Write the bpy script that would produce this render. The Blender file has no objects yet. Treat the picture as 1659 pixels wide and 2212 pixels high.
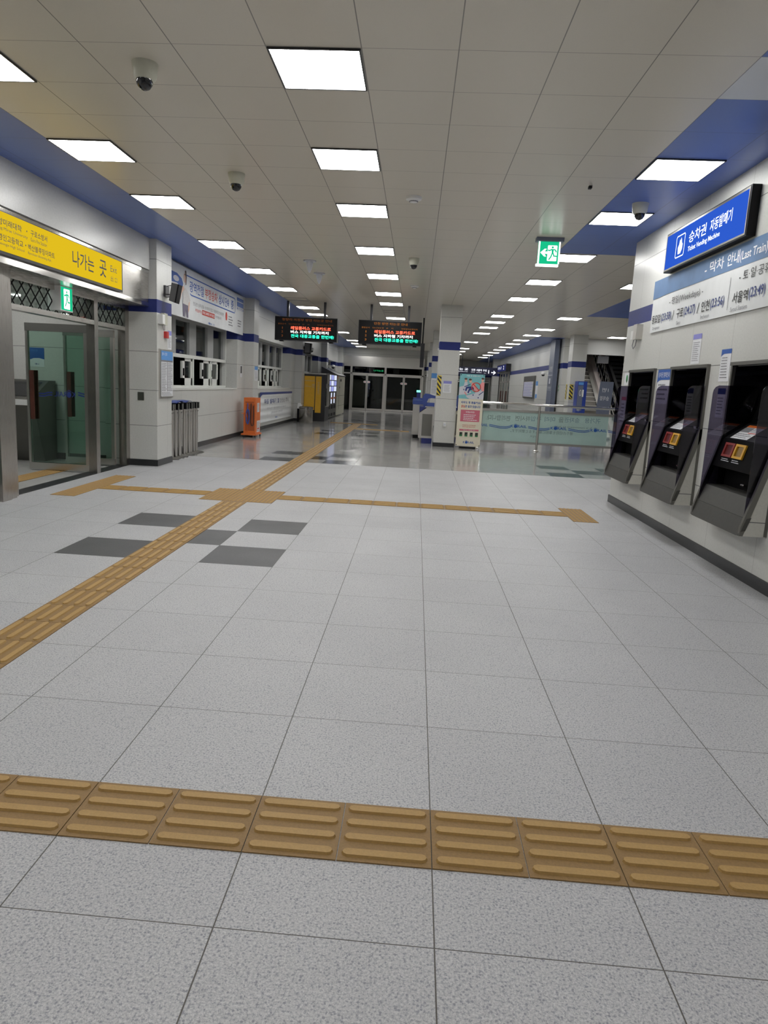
import bpy, math, random
from mathutils import Vector, Matrix
SC = bpy.context.scene
COL = SC.collection
random.seed(7)

# ------------------------------------------------------------------ camera, world, exposure
W, H = 1659, 2212
F_PX, YAW, PITCH, ROLL = 1467.168, -0.0565, 0.1709, 0.0500
CAM = Vector((-0.1362, 0.0, 1.4718)); OX, OY = -26.22, -21.19
cd = bpy.data.cameras.new('camera'); cam = bpy.data.objects.new('camera', cd); COL.objects.link(cam)
cd.sensor_fit = 'HORIZONTAL'; cd.sensor_width = 36.0; cd.lens = F_PX / W * 36.0
cd.shift_x = -OX / W; cd.shift_y = OY / W; cd.clip_start = 0.05; cd.clip_end = 200
fw = Vector((math.sin(YAW) * math.cos(PITCH), math.cos(YAW) * math.cos(PITCH), -math.sin(PITCH)))
rt = Vector((math.cos(YAW), -math.sin(YAW), 0)); up = rt.cross(fw)
r2 = math.cos(ROLL) * rt + math.sin(ROLL) * up; u2 = -math.sin(ROLL) * rt + math.cos(ROLL) * up
cam.matrix_world = Matrix(((r2.x, u2.x, -fw.x, CAM.x), (r2.y, u2.y, -fw.y, CAM.y), (r2.z, u2.z, -fw.z, CAM.z), (0, 0, 0, 1)))
SC.camera = cam
wd = bpy.data.worlds.new('world'); SC.world = wd; wd.use_nodes = True
wd.node_tree.nodes['Background'].inputs[0].default_value = (0.02, 0.022, 0.03, 1)
wd.node_tree.nodes['Background'].inputs[1].default_value = 1.0
vs = SC.view_settings
vs.view_transform = 'Standard'; vs.look = 'None'; vs.gamma = 1.0; vs.use_curve_mapping = False
vs.exposure = 0.0
PANEL_EMIT = 19.0         # ceiling light panels
SIGN_EMIT = 1.0           # multiplier for the backlit signs
CZ = 3.516                # ceiling height

# ------------------------------------------------------------------ materials
def _m(name):
    m = bpy.data.materials.new(name); m.use_nodes = True
    nt = m.node_tree; nt.nodes.clear()
    return m, nt, nt.nodes.new('ShaderNodeOutputMaterial')
def mat(name, col, rough=0.5, metal=0.0, noise=0.06, scale=30, bump=0.0, emit=0.0, ecol=None, coat=0.0, spec=.5):
    m, nt, out = _m(name); N = nt.nodes; L = nt.links
    b = N.new('ShaderNodeBsdfPrincipled'); L.new(b.outputs[0], out.inputs[0])
    b.inputs['Roughness'].default_value = rough; b.inputs['Metallic'].default_value = metal
    b.inputs['Base Color'].default_value = (*col, 1)
    b.inputs['Specular IOR Level'].default_value = spec
    if coat: b.inputs['Coat Weight'].default_value = coat; b.inputs['Coat Roughness'].default_value = 0.05
    if noise or bump:
        tc = N.new('ShaderNodeTexCoord'); nz = N.new('ShaderNodeTexNoise'); nz.inputs['Scale'].default_value = scale; nz.inputs['Detail'].default_value = 3
        L.new(tc.outputs['Object'], nz.inputs['Vector'])
        mr = N.new('ShaderNodeMapRange'); L.new(nz.outputs[0], mr.inputs[0]); mr.inputs[1].default_value = .25; mr.inputs[2].default_value = .75
        mr.inputs[3].default_value = 1 - noise; mr.inputs[4].default_value = 1 + noise
        mx = N.new('ShaderNodeVectorMath'); mx.operation = 'SCALE'; mx.inputs[0].default_value = col; L.new(mr.outputs[0], mx.inputs['Scale'])
        L.new(mx.outputs[0], b.inputs['Base Color'])
        if bump:
            bp = N.new('ShaderNodeBump'); bp.inputs['Strength'].default_value = bump; bp.inputs['Distance'].default_value = .002
            L.new(nz.outputs[0], bp.inputs['Height']); L.new(bp.outputs[0], b.inputs['Normal'])
    if emit:
        b.inputs['Emission Color'].default_value = (*(ecol or col), 1); b.inputs['Emission Strength'].default_value = emit
    return m
def brushed(name, col, rough=0.3, axis=2, amt=0.035):
    m, nt, out = _m(name); N = nt.nodes; L = nt.links
    b = N.new('ShaderNodeBsdfPrincipled'); L.new(b.outputs[0], out.inputs[0]); b.inputs['Metallic'].default_value = 1.0
    tc = N.new('ShaderNodeTexCoord'); mp = N.new('ShaderNodeMapping'); L.new(tc.outputs['Object'], mp.inputs[0])
    s = [420, 420, 420]; s[axis] = 2.5; mp.inputs['Scale'].default_value = s
    nz = N.new('ShaderNodeTexNoise'); nz.inputs['Scale'].default_value = 2; L.new(mp.outputs[0], nz.inputs['Vector'])
    mr = N.new('ShaderNodeMapRange'); L.new(nz.outputs[0], mr.inputs[0]); mr.inputs[3].default_value = rough - amt * .5; mr.inputs[4].default_value = rough + amt
    L.new(mr.outputs[0], b.inputs['Roughness']); b.inputs['Base Color'].default_value = (*col, 1)
    return m
def glass(name, tint, gloss=0.08, rough=0.02, diffuse=None, dmix=0.0):
    """clear or tinted sheet: transparent body with a fresnel reflection, optionally frosted"""
    m, nt, out = _m(name); N = nt.nodes; L = nt.links
    t = N.new('ShaderNodeBsdfTransparent'); t.inputs[0].default_value = (*tint, 1)
    body = t.outputs[0]
    if diffuse:
        d = N.new('ShaderNodeBsdfDiffuse'); tc = N.new('ShaderNodeTexCoord'); nz = N.new('ShaderNodeTexNoise'); nz.inputs['Scale'].default_value = 6
        L.new(tc.outputs['Object'], nz.inputs['Vector'])
        rp = N.new('ShaderNodeMapRange'); L.new(nz.outputs[0], rp.inputs[0]); rp.inputs[3].default_value = .92; rp.inputs[4].default_value = 1.06
        sc = N.new('ShaderNodeVectorMath'); sc.operation = 'SCALE'; sc.inputs[0].default_value = diffuse; L.new(rp.outputs[0], sc.inputs['Scale']); L.new(sc.outputs[0], d.inputs[0])
        mx = N.new('ShaderNodeMixShader'); mx.inputs[0].default_value = dmix; L.new(body, mx.inputs[1]); L.new(d.outputs[0], mx.inputs[2]); body = mx.outputs[0]
    g = N.new('ShaderNodeBsdfGlossy'); g.inputs['Roughness'].default_value = rough; g.inputs[0].default_value = (1, 1, 1, 1)
    lw = N.new('ShaderNodeFresnel'); lw.inputs[0].default_value = 1.45
    ad = N.new('ShaderNodeMath'); ad.operation = 'MULTIPLY_ADD'; L.new(lw.outputs[0], ad.inputs[0]); ad.inputs[1].default_value = .8; ad.inputs[2].default_value = gloss * .5
    mx = N.new('ShaderNodeMixShader'); L.new(ad.outputs[0], mx.inputs[0]); L.new(body, mx.inputs[1]); L.new(g.outputs[0], mx.inputs[2]); L.new(mx.outputs[0], out.inputs[0])
    return m
def emis(name, col, s):
    m, nt, out = _m(name); e = nt.nodes.new('ShaderNodeEmission'); e.inputs[0].default_value = (*col, 1); e.inputs[1].default_value = s
    nt.links.new(e.outputs[0], out.inputs[0]); return m

class NT:
    """tiny node-graph helper"""
    def __init__(s, nt): s.nt = nt; s.N = nt.nodes; s.L = nt.links
    def math(s, op, a, b=None, c=None):
        n = s.N.new('ShaderNodeMath'); n.operation = op
        for i, v in enumerate((a, b, c)):
            if v is None: continue
            if isinstance(v, (int, float)): n.inputs[i].default_value = v
            else: s.L.new(v, n.inputs[i])
        return n.outputs[0]
    def mixc(s, f, a, b):
        n = s.N.new('ShaderNodeMix'); n.data_type = 'RGBA'
        for i, v in ((0, f), (6, a), (7, b)):
            if isinstance(v, tuple): n.inputs[i].default_value = (*v, 1)
            elif isinstance(v, (int, float)): n.inputs[i].default_value = v
            else: s.L.new(v, n.inputs[i])
        return n.outputs[2]
    def line(s, x, off, step, half):
        """1 on a grid line of the given half width, 0 elsewhere"""
        q = s.math('DIVIDE', s.math('SUBTRACT', x, off), step); fr = s.math('FRACT', s.math('ADD', q, 0.5))
        d = s.math('MULTIPLY', s.math('ABSOLUTE', s.math('SUBTRACT', fr, 0.5)), step)
        return s.math('LESS_THAN', d, half)
    def noise(s, vec, scale, detail=2, rough=.5):
        n = s.N.new('ShaderNodeTexNoise'); n.inputs['Scale'].default_value = scale; n.inputs['Detail'].default_value = detail; n.inputs['Roughness'].default_value = rough
        s.L.new(vec, n.inputs['Vector']); return n.outputs[0]
    def ramp(s, v, a, b, c, d):
        n = s.N.new('ShaderNodeMapRange'); s.L.new(v, n.inputs[0])
        for i, x in enumerate((a, b, c, d)): n.inputs[i + 1].default_value = x
        return n.outputs[0]

def tile_floor(name, c0, c1, lo, rough, bump, x0, y0, step, joint, jw, scale=150, spec=.5, rvar=.1):
    m, nt, out = _m(name); g = NT(nt); b = g.N.new('ShaderNodeBsdfPrincipled'); g.L.new(b.outputs[0], out.inputs[0])
    tc = g.N.new('ShaderNodeTexCoord'); sp = g.N.new('ShaderNodeSeparateXYZ'); g.L.new(tc.outputs['Object'], sp.inputs[0])
    n1 = g.noise(tc.outputs['Object'], scale, 2, .6); n2 = g.noise(tc.outputs['Object'], scale * .8, 3, .65); n3 = g.noise(tc.outputs['Object'], 1.3, 3)
    n4 = g.noise(tc.outputs['Object'], scale * 1.9, 2, .7)
    col = g.mixc(g.ramp(g.math('ADD', g.math('MULTIPLY', n1, .6), g.math('MULTIPLY', n4, .4)), .36, .62, 0, 1), c0, c1)
    vo = g.N.new('ShaderNodeTexVoronoi'); vo.inputs['Scale'].default_value = scale * .75; g.L.new(tc.outputs['Object'], vo.inputs['Vector'])
    vs_ = g.N.new('ShaderNodeSeparateColor'); g.L.new(vo.outputs['Color'], vs_.inputs[0])
    fl = g.math('MULTIPLY', g.ramp(vs_.outputs[0], .78, .86, 0, 1), g.ramp(vo.outputs['Distance'], .28, .5, 1, 0))
    col = g.mixc(g.math('MULTIPLY', g.math('MAXIMUM', g.math('MULTIPLY', fl, .8), g.ramp(n2, .53, .64, 0, .8)), .85), col, lo)
    col = g.mixc(g.ramp(n3, .35, .7, 0, .10), col, tuple(v * .72 for v in c0))
    # slight change of tone from tile to tile
    wn = g.N.new('ShaderNodeTexWhiteNoise'); wn.noise_dimensions = '2D'; cb = g.N.new('ShaderNodeCombineXYZ')
    g.L.new(g.math('FLOOR', g.math('DIVIDE', g.math('SUBTRACT', sp.outputs[0], x0), step)), cb.inputs[0]); g.L.new(g.math('FLOOR', g.math('DIVIDE', g.math('SUBTRACT', sp.outputs[1], y0), step)), cb.inputs[1])
    g.L.new(cb.outputs[0], wn.inputs['Vector'])
    col = g.mixc(g.math('MULTIPLY', wn.outputs[0], .10), col, tuple(v * .7 for v in c0))
    ln = g.math('MAXIMUM', g.line(sp.outputs[0], x0, step, jw), g.line(sp.outputs[1], y0, step, jw * .8))
    col = g.mixc(ln, col, joint)
    g.L.new(col, b.inputs['Base Color'])
    rr = g.ramp(n3, .3, .7, rough - rvar * .5, rough + rvar * .5)
    g.L.new(rr, b.inputs['Roughness']); b.inputs['Specular IOR Level'].default_value = spec
    if bump:
        bp = g.N.new('ShaderNodeBump'); bp.inputs['Strength'].default_value = bump; bp.inputs['Distance'].default_value = .003
        h = g.math('SUBTRACT', g.math('ADD', n1, n2), g.math('MULTIPLY', ln, 1.5)); g.L.new(h, bp.inputs['Height']); g.L.new(bp.outputs[0], b.inputs['Normal'])
    return m
def wall_panel(name, c, rough=.3, seam=(.13, .13, .13), vstep=.93, voff=0.0, levels=(.1, .65, 1.212, 1.815, 3.215), jw=.0036, bare=False):
    m, nt, out = _m(name); g = NT(nt); b = g.N.new('ShaderNodeBsdfPrincipled'); g.L.new(b.outputs[0], out.inputs[0])
    geo = g.N.new('ShaderNodeNewGeometry'); sp = g.N.new('ShaderNodeSeparateXYZ'); g.L.new(geo.outputs['Position'], sp.inputs[0])
    sn = g.N.new('ShaderNodeSeparateXYZ'); g.L.new(geo.outputs['True Normal'], sn.inputs[0])
    n1 = g.noise(geo.outputs['Position'], 55, 3, .6); n3 = g.noise(geo.outputs['Position'], .8, 3)
    col = g.mixc(g.ramp(n1, .4, .65, 0, .5), c, tuple(v * .86 for v in c))
    col = g.mixc(g.ramp(n3, .4, .7, 0, .25), col, tuple(v * .85 for v in c))
    if not bare:
        ln = None
        for z in levels:
            d = g.math('LESS_THAN', g.math('ABSOLUTE', g.math('SUBTRACT', sp.outputs[2], z)), jw)
            ln = d if ln is None else g.math('MAXIMUM', ln, d)
        fx = g.math('GREATER_THAN', g.math('ABSOLUTE', sn.outputs[0]), .7)
        v1 = g.math('MULTIPLY', g.line(sp.outputs[1], voff, vstep, jw * .6), fx)
        ln = g.math('MAXIMUM', ln, g.math('MULTIPLY', v1, .55))
        col = g.mixc(ln, col, seam)
    g.L.new(col, b.inputs['Base Color']); b.inputs['Roughness'].default_value = rough; b.inputs['Specular IOR Level'].default_value = .4
    bp = g.N.new('ShaderNodeBump'); bp.inputs['Strength'].default_value = .05; bp.inputs['Distance'].default_value = .002
    g.L.new(n1, bp.inputs['Height']); g.L.new(bp.outputs[0], b.inputs['Normal'])
    return m
def ceil_mat(name, c, rough, lc, jw=.0035):
    m, nt, out = _m(name); g = NT(nt); b = g.N.new('ShaderNodeBsdfPrincipled'); g.L.new(b.outputs[0], out.inputs[0])
    tc = g.N.new('ShaderNodeTexCoord'); sp = g.N.new('ShaderNodeSeparateXYZ'); g.L.new(tc.outputs['Object'], sp.inputs[0])
    n1 = g.noise(tc.outputs['Object'], 260, 2)
    col = g.mixc(g.ramp(n1, .35, .65, 0, .16), c, tuple(v * .75 for v in c))
    ln = g.math('MAXIMUM', g.line(sp.outputs[0], 0.0, .6, jw), g.math('MULTIPLY', g.line(sp.outputs[1], 4.59, .603, jw * .8), .8))
    col = g.mixc(ln, col, lc); g.L.new(col, b.inputs['Base Color']); b.inputs['Roughness'].default_value = rough; b.inputs['Specular IOR Level'].default_value = .5
    return m

M = {}
M['granite'] = tile_floor('rough_granite', (.33, .335, .36), (.60, .60, .60), (.15, .155, .20), .42, .6, 0.0, 2.195, .6, (.085, .078, .07), .0021)
M['granite_dark'] = tile_floor('dark_granite', (.065, .067, .072), (.10, .10, .104), (.05, .05, .055), .45, .3, 0.0, 2.195, .6, (.03, .03, .03), .0021)
M['polish'] = tile_floor('polished_granite', (.33, .325, .32), (.46, .455, .445), (.24, .24, .25), .12, .04, 0.0, 2.195, .6, (.12, .12, .12), .003, 90, .7, .08)
M['polish_dark'] = tile_floor('polished_dark_granite', (.03, .034, .038), (.045, .048, .052), (.02, .02, .024), .14, .03, 0.0, 2.195, .6, (.03, .03, .03), .003, 90, .7, .06)
M['porch'] = tile_floor('porch_granite', (.30, .30, .285), (.36, .36, .35), (.15, .15, .15), .5, .1, 0.0, 2.195, .6, (.08, .08, .08), .003)
M['ceil'] = ceil_mat('ceiling_panel', (.70, .65, .555), .27, (.28, .26, .23))
M['ceil_blue'] = ceil_mat('ceiling_panel_blue', (.10, .175, .50), .34, (.045, .08, .25))
M['ceil_white'] = ceil_mat('ceiling_panel_white', (.72, .74, .76), .4, (.3, .3, .3))
M['wall'] = wall_panel('wall_panel', (.60, .60, .575), rough=.36)
M['wall_plain'] = wall_panel('wall_panel_plain', (.60, .60, .585), bare=True)
M['band'] = mat('blue_band', (.022, .033, .165), .45, noise=.08, spec=.25)
M['console'] = mat('matt_black_console', (.004, .004, .0045), .6, spec=.06)
M['base'] = mat('black_skirting', (.022, .023, .025), .28, noise=.15)
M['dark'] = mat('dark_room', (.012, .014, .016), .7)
M['steel'] = brushed('brushed_steel', (.62, .60, .57), .28)
M['steel_post'] = brushed('dull_brushed_steel', (.42, .40, .375), .27)
M['tray'] = mat('dark_tray_metal', (.075, .074, .068), .42, .4, noise=.08)
M['screen'] = mat('dark_screen', (.006, .006, .009), .03, spec=1.0); M['screen'].node_tree.nodes['Principled BSDF'].inputs['IOR'].default_value = 2.1
M['steel_h'] = brushed('brushed_steel_cross', (.62, .60, .57), .26, 1)
M['steel_x'] = brushed('brushed_steel_long', (.60, .585, .56), .24, 0)
M['steel_dk'] = brushed('dark_brushed_steel', (.20, .195, .18), .38)
M['chrome'] = mat('polished_steel', (.78, .77, .75), .12, 1.0, noise=.03)
M['alu_dark'] = mat('dark_aluminium', (.05, .05, .055), .35, .6, noise=.05)
M['black'] = mat('black_plastic', (.006, .006, .007), .5, spec=.2)
M['black_gloss'] = mat('black_gloss_plastic', (.006, .006, .008), .04, spec=.8)
M['white_frame'] = mat('white_window_frame', (.72, .73, .70), .35, noise=.03)
M['grey_mull'] = mat('grey_mullion', (.33, .335, .335), .4, noise=.05)
M['white'] = mat('white_plastic', (.78, .78, .77), .35, noise=.02)
M['paper'] = mat('white_paper', (.74, .75, .78), .6, noise=.03)
M['vinyl'] = mat('white_vinyl', (.70, .715, .72), .5, noise=.04, scale=6)
M['ink_blue'] = mat('blue_ink', (.02, .10, .40), .5, noise=.03)
M['ink_navy'] = mat('navy_ink', (.02, .04, .20), .5, noise=.03)
M['ink_sky'] = mat('sky_ink', (.10, .30, .68), .5, noise=.03)
M['ink_red'] = mat('red_ink', (.62, .06, .04), .5, noise=.03)
M['ink_black'] = mat('black_ink', (.02, .02, .022), .5, noise=.03)
M['ink_grey'] = mat('grey_ink', (.22, .22, .24), .6, noise=.03)
M['ink_steel'] = mat('steel_blue_vinyl', (.10, .19, .36), .5, noise=.12, scale=5)
M['ink_white'] = mat('white_ink', (.85, .86, .87), .5, noise=.02)
M['skin'] = mat('printed_skin', (.72, .48, .36), .5, noise=.03)
M['hair'] = mat('printed_hair', (.10, .06, .05), .5, noise=.03)
M['shirt'] = mat('printed_shirt', (.62, .60, .58), .5, noise=.05)
M['trouser'] = mat('printed_trousers', (.13, .11, .17), .5, noise=.05)
M['pinkprint'] = mat('printed_pink', (.85, .33, .33), .5, noise=.03)
M['rose'] = mat('printed_rose', (.60, .15, .21), .5, noise=.03)
M['cream'] = mat('cream_vinyl', (.74, .69, .55), .5, noise=.03)
M['teal'] = mat('printed_teal', (.20, .50, .54), .5, noise=.03)
M['palegrey'] = mat('printed_pale_grey', (.62, .63, .68), .5, noise=.03)
M['tac'] = mat('tactile_tile', (.245, .145, .05), .6, noise=.14, scale=140, bump=.25)
M['tac_bar'] = mat('tactile_raised', (.385, .235, .075), .55, noise=.10, scale=140, bump=.2)
M['panel_light'] = emis('light_panel_diffuser', (1.0, .995, .97), PANEL_EMIT)
M['sign_yellow'] = emis('backlit_yellow', (.80, .54, .015), .95 * SIGN_EMIT)
M['sign_blue'] = emis('backlit_blue', (.03, .115, .66), .95 * SIGN_EMIT)
M['sign_white'] = emis('backlit_white', (.9, .92, 1.0), 1.25 * SIGN_EMIT)
M['sign_green'] = emis('backlit_green', (.01, .55, .26), 1.0 * SIGN_EMIT)
M['sign_lit'] = emis('backlit_bright', (.95, 1, .98), 1.6 * SIGN_EMIT)
M['led_red'] = emis('led_red', (1.0, .13, .07), 2.6); M['led_white'] = emis('led_white', (1, 1, .95), 2.6)
M['led_green'] = emis('led_green', (.03, .95, .55), 2.4); M['led_amber'] = emis('led_amber', (.75, .28, .06), .45); M['led_dim'] = emis('led_amber_dim', (.55, .19, .06), .22)
M['navy_sign'] = mat('navy_sign_face', (.008, .010, .055), .3, noise=.03)
M['g_door'] = glass('green_door_glass', (.70, .83, .77), .05)
M['g_dark'] = glass('dark_door_glass', (.32, .39, .36), .04)
M['g_win'] = glass('window_glass', (.60, .64, .63), .06)
M['g_mint'] = glass('frosted_mint_glass', (.97, .995, .99), .02, .05, (.74, .92, .88), .22)
M['g_tint'] = glass('violet_smoked_acrylic', (.41, .39, .48), .03)
M['g_clear'] = glass('clear_acrylic', (.9, .92, .92), .03)
M['orange'] = mat('orange_paint', (.68, .16, .03), .4, noise=.05)
M['amber'] = mat('amber_panel', (.80, .45, .03), .45, noise=.05, scale=12)
M['blue_pl'] = mat('blue_plastic', (.06, .10, .36), .3, noise=.08)
M['blue_dk'] = mat('dark_blue_plastic', (.02, .03, .17), .35, noise=.08)
M['blue_hose'] = mat('blue_hose', (.06, .09, .34), .4)
M['red'] = mat('red_plastic', (.50, .03, .03), .35, noise=.05)
M['redframe'] = mat('red_slot_frame', (.25, .03, .025), .4, noise=.08); M['yelframe'] = mat('yellow_slot_frame', (.62, .33, .02), .4, noise=.08)
M['brown'] = mat('dark_wood_handle', (.10, .035, .025), .35, noise=.15, scale=20)
M['yellow'] = mat('hazard_yellow', (.72, .55, .06), .5, noise=.08)
M['speaker'] = mat('speaker_grille', (.10, .10, .10), .6, noise=.3, scale=400, bump=.3)
M['beige'] = mat('beige_enamel', (.56, .555, .46), .4, noise=.04)
M['slate'] = mat('slate_panel', (.13, .15, .21), .4, noise=.05)
M['rubber'] = mat('black_rubber', (.015, .015, .016), .6)
M['granite_stair'] = mat('stair_granite', (.33, .31, .28), .4, noise=.12, scale=120)
M['nosing'] = mat('stair_nosing', (.75, .74, .70), .3, .4, noise=.05)
M['pinkwall'] = mat('pale_pink_panel', (.68, .60, .58), .35, noise=.05)
M['vmlit'] = emis('vending_window_lit', (.42, .46, .95), .75); M['vmlit2'] = emis('vending_window_white', (.75, .82, 1.0), .95)
M['greenlamp'] = emis('green_indicator', (.2, 1.0, .6), 2.0)
M['tvmstrip'] = mat('dim_blue_strip', (.012, .024, .075), .3)
M['tvmdeck'] = mat('grey_plastic', (.012, .012, .013), .45, noise=.1, spec=.25)
M['clad'] = wall_panel('cheek_panel', (.56, .55, .50), .35, levels=(.55,), vstep=50)

# ------------------------------------------------------------------ mesh helpers
def woff(p):
    v = Vector((0, 0, 0))
    while p is not None: v += p.location; p = p.parent
    return v
class MB:
    def __init__(s): s.v = []; s.f = []; s.mi = []
    def add(s, vs, fs, k=0):
        n = len(s.v); s.v += [tuple(v) for v in vs]; s.f += [tuple(i + n for i in f) for f in fs]; s.mi += [k] * len(fs)
    def box(s, x0, x1, y0, y1, z0, z1, k=0):
        x0, x1 = sorted((x0, x1)); y0, y1 = sorted((y0, y1)); z0, z1 = sorted((z0, z1))
        s.add([(x0, y0, z0), (x1, y0, z0), (x1, y1, z0), (x0, y1, z0), (x0, y0, z1), (x1, y0, z1), (x1, y1, z1), (x0, y1, z1)],
              [(0, 3, 2, 1), (4, 5, 6, 7), (0, 1, 5, 4), (1, 2, 6, 5), (2, 3, 7, 6), (3, 0, 4, 7)], k)
    def rbox(s, x0, x1, y0, y1, z0, z1, r, k=0, seg=3):
        """box with rounded vertical edges"""
        x0, x1 = sorted((x0, x1)); y0, y1 = sorted((y0, y1)); pts = []
        for cx, cy, a0 in ((x1 - r, y0 + r, -90), (x1 - r, y1 - r, 0), (x0 + r, y1 - r, 90), (x0 + r, y0 + r, 180)):
            for i in range(seg + 1):
                a = math.radians(a0 + 90 * i / seg); pts.append((cx + r * math.cos(a), cy + r * math.sin(a)))
        s.prism([(p[0], p[1], z0) for p in pts], (0, 0, z1 - z0), k)
    def prism(s, pts, d, k=0):
        """extrude a planar polygon (3-D points) by d"""
        n = len(pts); d = Vector(d); a = [Vector(p) for p in pts]; nn = Vector((0, 0, 0))
        for i in range(n): nn += (a[i] - a[0]).cross(a[(i + 1) % n] - a[0])
        if nn.dot(d) > 0: base, top = list(range(n))[::-1], list(range(n, 2 * n)); side = [(i, (i + 1) % n, n + (i + 1) % n, n + i) for i in range(n)]
        else: base, top = list(range(n)), list(range(n, 2 * n))[::-1]; side = [(i, n + i, n + (i + 1) % n, (i + 1) % n) for i in range(n)]
        s.add(a + [p + d for p in a], [tuple(base), tuple(top)] + side, k)
    def cyl(s, p0, p1, r0, r1=None, k=0, n=12, cap=True):
        r1 = r0 if r1 is None else r1; p0 = Vector(p0); p1 = Vector(p1); d = (p1 - p0).normalized()
        a = Vector((0, 0, 1)) if abs(d.z) < .9 else Vector((1, 0, 0)); e = d.cross(a).normalized(); f = d.cross(e)
        vs = [p0 + (e * math.cos(2 * math.pi * i / n) + f * math.sin(2 * math.pi * i / n)) * r0 for i in range(n)] + [p1 + (e * math.cos(2 * math.pi * i / n) + f * math.sin(2 * math.pi * i / n)) * r1 for i in range(n)]
        fs = [(i, (i + 1) % n, n + (i + 1) % n, n + i) for i in range(n)]
        if cap: fs += [tuple(range(n))[::-1], tuple(range(n, 2 * n))]
        s.add(vs, fs, k)
    def tube(s, pts, r, k=0, n=8):
        pts = [Vector(p) for p in pts]; rings = []; m = len(pts); prev = None
        for i, p in enumerate(pts):
            d = (pts[min(i + 1, m - 1)] - pts[max(i - 1, 0)]).normalized()
            if prev is None:
                a = Vector((0, 0, 1)) if abs(d.z) < .9 else Vector((1, 0, 0)); e = d.cross(a).normalized()
            else: e = (prev - d * prev.dot(d)).normalized()
            prev = e; f = d.cross(e)
            rings.append([p + (e * math.cos(2 * math.pi * j / n) + f * math.sin(2 * math.pi * j / n)) * r for j in range(n)])
        vs = [v for q in rings for v in q]; fs = [tuple(range(n))[::-1], tuple(range((m - 1) * n, m * n))]
        for i in range(m - 1):
            for j in range(n): fs.append((i * n + j, i * n + (j + 1) % n, (i + 1) * n + (j + 1) % n, (i + 1) * n + j))
        s.add(vs, fs, k)
    def lathe(s, c, prof, k=0, n=20, sx=1.0, sy=1.0):
        """prof: (radius, z) bottom to top, about the vertical through c"""
        cx, cy, cz = c; m = len(prof); vs = []
        for r, z in prof:
            for j in range(n): vs.append((cx + sx * r * math.cos(2 * math.pi * j / n), cy + sy * r * math.sin(2 * math.pi * j / n), cz + z))
        fs = [tuple(range(n))[::-1], tuple(range((m - 1) * n, m * n))]
        for i in range(m - 1):
            for j in range(n): fs.append((i * n + j, i * n + (j + 1) % n, (i + 1) * n + (j + 1) % n, (i + 1) * n + j))
        s.add(vs, fs, k)
    def build(s, name, mats, parent=None, smooth=False):
        me = bpy.data.meshes.new(name); o = woff(parent)
        me.from_pydata([(v[0] - o.x, v[1] - o.y, v[2] - o.z) for v in s.v], [], s.f)
        for m in (mats if isinstance(mats, (list, tuple)) else [mats]): me.materials.append(M[m] if isinstance(m, str) else m)
        me.polygons.foreach_set('material_index', s.mi)
        if smooth:
            me.polygons.foreach_set('use_smooth', [True] * len(me.polygons)); me.update()
            try: me.set_sharp_from_angle(angle=math.radians(40))
            except Exception: pass
        me.update(); ob = bpy.data.objects.new(name, me); COL.objects.link(ob); ob.parent = parent
        return ob
def thing(name, label, cat, loc, group=None, kind=None):
    o = bpy.data.objects.new(name, None); COL.objects.link(o); o.location = loc; o.empty_display_size = .1
    o['label'] = label; o['category'] = cat
    if group: o['group'] = group
    if kind: o['kind'] = kind
    return o
def tag(o, label, cat, group=None, kind=None):
    o['label'] = label; o['category'] = cat
    if group: o['group'] = group
    if kind: o['kind'] = kind
    return o
def struct(o, label=None):
    o['kind'] = 'structure'
    if label: o['label'] = label
    return o
def copy_tree(o, parent=None):
    c = o.copy(); COL.objects.link(c); c.parent = parent
    for ch in list(o.children): copy_tree(ch, c)
    return c

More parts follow.
